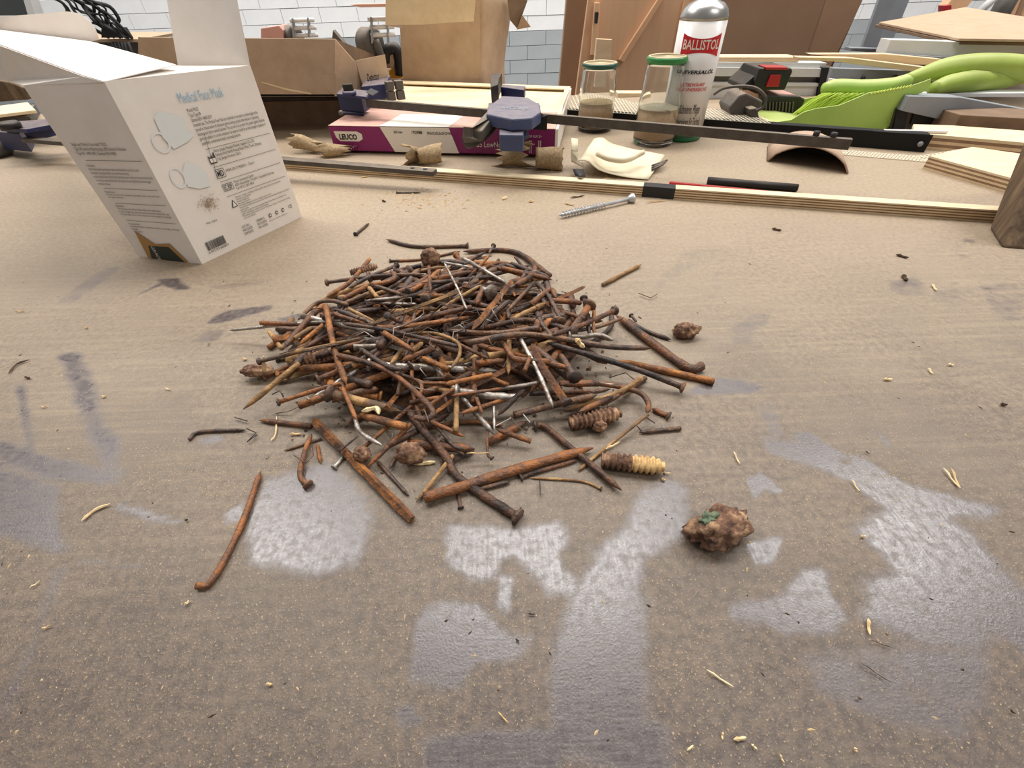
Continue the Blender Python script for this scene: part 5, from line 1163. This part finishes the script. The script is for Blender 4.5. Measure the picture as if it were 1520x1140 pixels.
for idx, (v, wd, hd_, col, fl_, pts) in enumerate(TR):
    pp = [V2(v, p) for p in pts]; sc_ = VIEWS[v][2]; lone = (pts[0] in ((110, 1070), (70, 320), (920, 300), (528, 348), (589, 286)))
    z = [max(0, .9*hget(*on(*p, .015)[:2])) for p in pp]
    for it in range(4):
        W3 = [on(p[0], p[1], zi) for p, zi in zip(pp, z)]; mid = W3[len(W3)//2]; r = wd/sc_/2*zdepth(mid)/F*1.06
        S, tot = samples([tuple(q)[:2] for q in W3]); a, d, z0, k = support(S, r); c_ = S[len(S)//2]
        z0 -= max(0, z0+k*((Vector(c_)-a).dot(d))-env(c_[0], c_[1], .026+.011*idx/len(TR)))
        z = [z0+k*((Vector(q[:2])-a).dot(d)) for q in W3]; z = [min(max(zi, r), .06) for zi in z]
    P2 = [tuple(on(p[0], p[1], zi))[:2] for p, zi in zip(pp, z)]
    P3 = [Vector((p[0], p[1], zi)) for p, zi in zip(P2, z)]
    if hd_ == 2: P3[0] = P3[0]+Vector((0, -.004, .012))
    for i in range(len(P3)-1):
        n = max(2, int((P3[i+1]-P3[i]).length/.001))
        for j in range(n+1): q = P3[i].lerp(P3[i+1], j/n); hset(q.x, q.y, r, q.z+r*.9)
    o = link_nail(P3, r, hd_, col, 'q' in fl_, 'b' not in fl_, 1000+idx)
    L_ = sum((b-a).length for a, b in zip(P3, P3[1:])); lab = SPECIAL.get(pts[0], '')
    if not lab:
        mx, my = sum(p[0] for p in pp)/len(pp), sum(p[1] for p in pp)/len(pp)
        dv = (pp[-1][0]-pp[0][0], pp[-1][1]-pp[0][1]); an = (math.degrees(math.atan2(dv[1], dv[0]))+360) % 360
        dn = ['right', 'lower right', 'bottom', 'lower left', 'left', 'upper left', 'top', 'upper right'][int((an+22.5)//45) % 8]
        sz = 'short' if L_ < .032 else ('medium' if L_ < .055 else 'long')
        reg = ('far left' if mx < 450 else 'left' if mx < 560 else 'centre' if mx < 680 else 'right' if mx < 810 else 'far right')+' '+('back' if my < 420 else 'upper middle' if my < 490 else 'lower middle' if my < 570 else 'front' if my < 650 else 'front edge')
        lab = '%s %s %s nail%s, point to %s, heap %s' % (sz, 'bent' if len(pts) > 2 else 'straight', WORD[col], ' with head' if hd_ else '', dn, reg)
        lab = lab.replace('upper middle', 'upper-middle').replace('lower middle', 'lower-middle')
    items.append((o, lab, pp))
def autolabel(o, P3, hd_, col):
    pp = []
    for q in P3: d = q-EYE; pp.append((760+F*d.dot(RT)/d.dot(FW), 570-F*d.dot(UP)/d.dot(FW)))
    return pp
for o, P3, hd_, col in LATE:
    pp = autolabel(o, P3, hd_, col); L_ = (P3[-1]-P3[0]).length
    mx, my = sum(p[0] for p in pp)/len(pp), sum(p[1] for p in pp)/len(pp); dv = (pp[-1][0]-pp[0][0], pp[-1][1]-pp[0][1]); an = (math.degrees(math.atan2(dv[1], dv[0]))+360) % 360
    dn = ['right', 'lower right', 'bottom', 'lower left', 'left', 'upper left', 'top', 'upper right'][int((an+22.5)//45) % 8]
    sz = 'short' if L_ < .038 else ('medium' if L_ < .06 else 'long')
    reg = ('far left' if mx < 450 else 'left' if mx < 560 else 'centre' if mx < 680 else 'right' if mx < 810 else 'far right')+' '+('back' if my < 420 else 'upper-middle' if my < 490 else 'lower-middle' if my < 570 else 'front' if my < 650 else 'front edge')
    items.append((o, '%s %s %s nail%s, point to %s, heap %s' % (sz, 'bent' if len(P3) > 2 else 'straight', WORD[col], ' with head' if hd_ else '', dn, reg), pp))
from collections import defaultdict
grp = defaultdict(list)
for o, lab, pp in items: grp[lab].append((sum(p[0] for p in pp)/len(pp), o))
ORD = ['leftmost', 'second from left', 'third from left', 'fourth from left', 'fifth from left']
for lab, ls in grp.items():
    ls.sort(key=lambda t: t[0])
    for i, (x, o) in enumerate(ls):
        tag(o, lab if len(ls) == 1 else lab+', '+(ORD[i] if i < len(ls)-1 else 'rightmost'), 'nail', 'rusty nails heaped on the workbench')

# staples / thin wires
def wire(v, pts, label, r=.0004, m_='dark', z=.002):
    P = []
    for p in pts:
        q = on(*V2(v, p), z); hh = hget(q.x, q.y); P.append(on(*V2(v, p), max(z, hh+.001)))
    return tag(MB().tube(P, r, 5, smooth=False).build('wire_staple', M[m_]), label, 'staple', 'bent wire staples')
wire('A', [(470, 250), (545, 210), (625, 290), (645, 230), (610, 190)], 'thin silvery staple bent open in front of the heap right', m_='silver')
wire('A', [(545, 205), (585, 245)], 'short silvery wire end beside the open staple', m_='silver')
wire('8', [(365, 262), (415, 285), (370, 330), (420, 295)], 'black staple hooked beside the small bent nail at left')
wire('8', [(610, 400), (670, 440), (710, 400), (700, 340)], 'thin dark wire loop hanging at the heap front left')
wire('7', [(1115, 345), (1180, 370), (1215, 348)], 'open dark staple lying alone on the bench right of heap')
wire('8', [(305, 205), (370, 225)], 'fine dark wire straight on the bench left of heap')
wire('8', [(1105, 175), (1280, 170), (1300, 230)], 'thin wire crossing nails at the heap front')
wire('A', [(695, 530), (700, 600)], 'small curved wire before the greenish nail')
wire('A', [(1190, 245), (1215, 275)], 'short dark wire by the short brown nail')
wire('A', [(1240, 205), (1285, 235)], 'short black pin below the hooked nail')
wire('7', [(670, 355), (745, 350), (700, 335)], 'thin wire loop at the heap back right')
random.seed(9)
for k in range(70):
    x, y = random.gauss(cxp+.01, .05), random.gauss(cyp-.03, .035); z = hget(x, y)+.001; a_ = random.random()*6.3; l_ = random.uniform(.008, .02)
    P = [Vector((x, y, z)), Vector((x+l_*.5*math.cos(a_), y+l_*.5*math.sin(a_), z+.002)), Vector((x+l_*math.cos(a_+.5), y+l_*math.sin(a_+.5), max(.001, z-.001)))]
    tag(MB().tube(P, .0004, 4).build('wire_scrap', M['dark' if k % 3 else 'silver']), 'tiny rusty wire scrap tangled among the nails in the heap', 'wire', 'wire scraps in the heap')

# lumps
def lump(name, c, rx, ry, rz, label, mt='lump', seed=1, cat='lump', rough=.35, parent=None):
    b_ = bmesh.new(); bmesh.ops.create_icosphere(b_, subdivisions=4, radius=1)
    for v in b_.verts:
        n_ = mnoise.fractal(v.co*1.6+Vector((seed*3.1, 0, 0)), 1, 2, 4)*rough*.75+mnoise.noise(v.co*4.5+Vector((seed, 0, 0)))*rough*.35+mnoise.noise(v.co*11)*rough*.14
        v.co *= 1+n_; v.co = Vector((v.co.x*rx, v.co.y*ry, max(v.co.z, -.8)*rz))
    me = bpy.data.meshes.new(name)
    for f in b_.faces: f.smooth = True
    b_.to_mesh(me); b_.free(); me.materials.append(M[mt])
    o = bpy.data.objects.new(name, me); C.objects.link(o); o.location = Vector(c)+Vector((0, 0, rz*.8))
    return tag(o, label, cat) if label else o
g1 = lump('rust_clump', on(1062, 795), .0155, .0095, .0095, 'crusty brown rust clump with green patch at right of the heap', seed=4, rough=.5)
g1.rotation_euler = (0, 0, R(14))
gp = lump('green_patch', (0, 0, 0), .0055, .0035, .0026, None, 'verdi', seed=6, rough=.9); gp.parent = g1; gp.location = (-.0055, .0025, .0068)
lump('rust_clump', on(1016, 499), .009, .006, .0065, 'small dark rust clump behind the heap at right', seed=9, rough=.5)
lump('rust_chunk', on(611, 682, .004), .0085, .006, .007, 'orange-brown rust chunk stuck in the heap front', seed=12, rough=.3)
lump('rust_chunk', on(540, 680, .003), .005, .004, .005, 'small brown crumb heap front left of the chunk', seed=14)
lump('rust_chunk', on(385, 556, .003), .012, .005, .005, 'rust-covered plug end at the heap far left', seed=16, rough=.2)
lump('rust_chunk', on(890, 638, .002), .0045, .003, .004, 'small dark rust crumb under the ribbed dowel', seed=17)
lump('rust_chunk', on(640, 392, .02), .009, .007, .008, 'round dark rust knot at the heap back', seed=18, rough=.3)
# ribbed dowels
def dowel(P, Q, r, label, split):
    t = thing('ribbed_plug', label, 'plug', (P+Q)/2); d = Q-P
    def seg(t0, t1, mt):
        n = int(90*(t1-t0)); pts = [P+d*(t0+(t1-t0)*i/n) for i in range(n+1)]; rs = []
        for i in range(n+1):
            u = t0+(t1-t0)*i/n; rs.append(r*(.55+.45*min(1, (1-u)*7))*(.8+.2*min(1, u*8))*(1+.16*math.cos(u*2*math.pi*11)))
        part(MB().tube(pts, rs, 14), 'ribbed_shaft', M[mt], t)
    seg(0, split, 'lump'); seg(split, 1, 'plugwood' if split < .9 else 'lump')
dowel(on(846, 628, .006), on(921, 613, .006), .0045, 'rusty ribbed wall plug at the heap right front', .96)
dowel(on(893, 682, .005), on(986, 693, .005), .0046, 'ribbed plug half brown half pale wood, right of the front spikes', .48)
dowel(on(430, 540, .012), on(500, 520, .018), .004, 'dark coil-like ribbed plug buried in the heap left', .98)
dowel(on(520, 405, .012), on(560, 395, .014), .003, 'small ribbed dark plug in the heap back left', .98)

# wood chips, each one a thing
def chip(v, pts, wd, label, m_='chip', th=.0012, z=.0012):
    P = [on(*V2(v, p), z) for p in pts]
    for p in P: p.z = max(z, hget(p.x, p.y)*.98+z)
    w3 = .75*wd/VIEWS[v][2]*zdepth(P[0])/F; mb = MB()
    pts3 = catmull(P, 3) if len(P) > 2 else [P[0].lerp(P[1], t_/4)+Vector((0, 0, .0004*math.sin(t_*2))) for t_ in range(5)]
    n = len(pts3); mb.tube(pts3, [w3/2*(.35 if i in (0, n-1) else 1+.2*math.sin(i*2.1)) for i in range(n)], 5, smooth=False)
    return tag(mb.build('wood_chip', M[m_]), label, 'chip')
CH = [('M', [(300, 230), (350, 190), (405, 168)], 14, 'largest pale wood splinter lying alone at the lower left'), ('8', [(490, 325), (515, 290), (520, 200)], 10, 'forked pale wood splinter touching the heap left'),
 ('E', [(1195, 962), (1262, 1045)], 9, 'left arm of the pale V-shaped splinter at right'), ('E', [(1228, 965), (1262, 1045)], 9, 'right arm of the pale V-shaped splinter at right'),
 ('D', [(220, 778), (318, 842)], 9, 'brown splinter beside a patch of yellow dust bottom right'), ('D', [(320, 1035), (365, 1028)], 18, 'stubby pale chip near the bottom right edge, largest there'),
 ('D', [(280, 1008), (278, 1035)], 10, 'small upright pale chip left of the stubby one'), ('D', [(385, 1052), (405, 1070)], 10, 'small chip right of the stubby pale chip'),
 ('D', [(150, 1075), (170, 1060)], 9, 'tiny chip near the bottom, left of the pale chips'), ('D', [(490, 1090), (505, 1120)], 8, 'thin pale chip at bottom edge right of the stubby chip'),
 ('D', [(815, 590), (820, 650)], 14, 'tan chip in the wiped patch at lower right'), ('E', [(350, 895), (375, 948)], 8, 'thin pale splinter right of the ribbed half-pale plug'),
 ('E', [(825, 1008), (858, 1058)], 7, 'small pale splinter on the dark smear at right'), ('E', [(1150, 222), (1168, 248)], 10, 'pale chip on the upper right bench'),
 ('A', [(325, 426), (440, 424)], 10, 'thin flat pale splinter before the heap front'), ('A', [(40, 445), (160, 435)], 30, 'pale wood fragment below the rust chunk'),
 ('6', [(180, 890), (230, 930), (290, 935)], 30, 'frayed pale wood fragment at the heap far left'), ('8', [(585, 292), (650, 290)], 16, 'small pale chip left of the thick orange spike'),
 ('8', [(985, 250), (1060, 245), (1075, 280)], 34, 'pale wood block fragment in the heap front left'), ('A', [(1030, 385), (1100, 355)], 14, 'greenish pale splinter above the ribbed plug'),
 ('A', [(1325, 488), (1365, 492)], 8, 'tiny white chip right of the ribbed plug'), ('A', [(1320, 520), (1340, 528)], 18, 'white crumb below the ribbed plug tip'),
 ('7', [(760, 740), (810, 760)], 40, 'pale torn wood fibre at a nail head, heap right'), ('B', [(650, 805), (690, 850)], 8, 'tiny branching straw near the bottom middle'),
 ('M', [(680, 540), (695, 525)], 12, 'small pale chip below the lone bent nail'), ('M', [(980, 830), (1000, 833)], 14, 'small pale crumb at the bottom left of centre'),
 ('M', [(150, 630), (185, 615)], 8, 'faint pale straw lower left'), ('M', [(108, 478), (148, 450)], 6, 'thin tan straw at the left edge'),
 ('L', [(215, 800), (245, 792)], 10, 'small white chip at left near the wiped streak'), ('L', [(535, 745), (560, 740)], 14, 'white crumb right of the wiped streak'),
 ('L', [(870, 700), (905, 706)], 8, 'pale chip on the bench left of the heap'), ('L', [(445, 380), (465, 378)], 12, 'white chip on the bench below the mask carton'),
 ('L', [(80, 295), (130, 290)], 7, 'thin flat chip at the left below the carton'), ('L', [(1282, 545), (1305, 545)], 16, 'white crumb left of the heap'),
 ('U', [(795, 855), (860, 868)], 14, 'pale flake just above the galvanised screw'), ('S', [(515, 885), (600, 875)], 14, 'cluster of pale shavings touching the steel rail'),
 ('U', [(1340, 850), (1470, 838)], 10, 'straight pale splinter below the black joint'), ('U', [(385, 830), (410, 815)], 30, 'pale flake before the plywood strip, beside a round chip'),
 ('U', [(560, 845), (590, 840)], 30, 'round pale flake in front of the plywood strip'), ('D', [(765, 1065), (772, 1080)], 14, 'tan speck at the very bottom right'),
 ('D', [(788, 288), (805, 288)], 12, 'white speck on the wiped patch at right'), ('E', [(1215, 545), (1237, 547)], 12, 'white chip on the bench at the right'),
 ('E', [(1135, 560), (1152, 583)], 9, 'slanted pale chip at the right, left of a white chip'), ('E', [(955, 605), (990, 605)], 14, 'pale flat chip at right centre'),
 ('B', [(1412, 960), (1435, 940)], 12, 'pale chip near the bottom middle right')]
for v, p, w_, lab in CH: chip(v, p, w_, lab)
DK = [('E', [(1005, 102), (1055, 116)], 14, 'dark twig-like bark crumb at the upper right'), ('E', [(1030, 185), (1050, 208)], 20, 'dark-edged chip below the bark crumb'),
 ('E', [(1425, 705), (1452, 708)], 16, 'black crumb at the right edge'), ('P', [(1146, 339), (1160, 342)], 5, 'dark sliver behind the heap to the right'),
 ('D', [(790, 755), (902, 828)], 5, 'fine black fibre lying at lower right'), ('D', [(820, 668), (905, 698)], 4, 'fine dark splinter below the tan chip'),
 ('L', [(45, 620), (90, 570), (155, 548)], 12, 'curled dark bark flake at the left edge'), ('L', [(130, 640), (160, 645)], 14, 'dark crumb below the curled bark flake'),
 ('B', [(770, 410), (800, 412)], 8, 'small black sliver on the dusty bench front'), ('B', [(720, 512), (735, 520)], 10, 'small black crumb in the front wiped patch'),
 ('M', [(680, 230), (690, 225)], 10, 'tiny dark crumb left of the lone bent nail'), ('U', [(835, 820), (930, 805)], 12, 'brown curled flake by the plywood strip above the screw'),
 ('S', [(690, 1075), (720, 1080)], 22, 'reddish brown crumb before the steel rail end'), ('E', [(880, 895), (900, 905)], 6, 'fine dark sliver right of dark smears'),
 ('P', [(1180, 302), (1190, 303)], 3, 'tiny dark grain below the right plywood strip'), ('L', [(1405, 1075), (1425, 1060)], 6, 'tiny dark crumb right of the lone small nail'),
 ('D', [(775, 880), (790, 888)], 9, 'dark grain at the lower right'), ('D', [(1335, 925), (1355, 940)], 9, 'dark grain near the lower right corner')]
for v, p, w_, lab in DK: chip(v, p, w_, lab, 'chipd')

# sawdust: specks all over the bench plus denser drifts
rnd = random.Random(77); mb = MB(); mb2 = MB()
def speck(mb, x, y, s_, zl=0):
    a_ = rnd.random()*6.3; c, s2 = math.cos(a_), math.sin(a_); l_, w_ = s_*rnd.uniform(.8, 2.4), s_*rnd.uniform(.4, .9); z = zl
    q = [(x+c*l_, y+s2*l_, z), (x-s2*w_, y+c*w_, z), (x-c*l_, y-s2*l_, z), (x+s2*w_, y-c*w_, z), (x, y, z+s_*.7)]
    mb.add(q, [(0, 1, 4), (1, 2, 4), (2, 3, 4), (3, 0, 4)])
for k in range(9000):
    px, py = rnd.uniform(-40, 1560), 270+880*rnd.random()**1.0; p = on(px, py); speck(mb if rnd.random() < .72 else mb2, p.x, p.y, rnd.choice((.0001, .00013, .00018, .00025))*min(1.6, .6+p.y*2.5))
DR = [(400, 700, 60, 16, 500), (255, 700, 60, 20, 400), (330, 735, 40, 20, 300), (1300, 710, 40, 10, 300), (1330, 740, 40, 15, 250), (1020, 990, 30, 18, 300), (620, 295, 45, 10, 500), (840, 292, 60, 6, 250),
      (930, 740, 40, 18, 400), (640, 810, 60, 30, 300), (700, 690, 60, 20, 300), (560, 640, 90, 40, 500), (1230, 320, 60, 12, 200), (850, 262, 30, 4, 250), (1250, 790, 70, 25, 250), (660, 870, 40, 30, 200), (580, 870, 30, 40, 150)]
for cx, cy, sx, sy, n in DR:
    for k in range(n): p = on(rnd.gauss(cx, sx), rnd.gauss(cy, sy)); speck(mb, p.x, p.y, rnd.choice((.0002, .0003, .0004))*min(1.3, .35+p.y*2.2))
for k in range(140): p = on(rnd.gauss(630, 38), rnd.gauss(293, 10)); speck(mb, p.x, p.y, rnd.uniform(.0008, .0022))
for k in range(90): p = on(rnd.uniform(780, 1000), rnd.gauss(262, 3)+(rnd.random()*30 if rnd.random() < .3 else 0)); speck(mb, p.x, p.y, rnd.uniform(.0006, .0018))
for k in range(160): p = on(rnd.uniform(-40, 1560), rnd.uniform(260, 1100)); speck(mb if k % 2 else mb2, p.x, p.y, rnd.uniform(.0004, .0009))
tag(mb.build('sawdust', M['dustspeck'], fix=False), 'fine pale sawdust and shavings scattered over the bench', 'sawdust', kind='stuff')
tag(mb2.build('dark_grit', M['chipd'], fix=False), 'fine dark grit scattered over the bench', 'grit', kind='stuff')
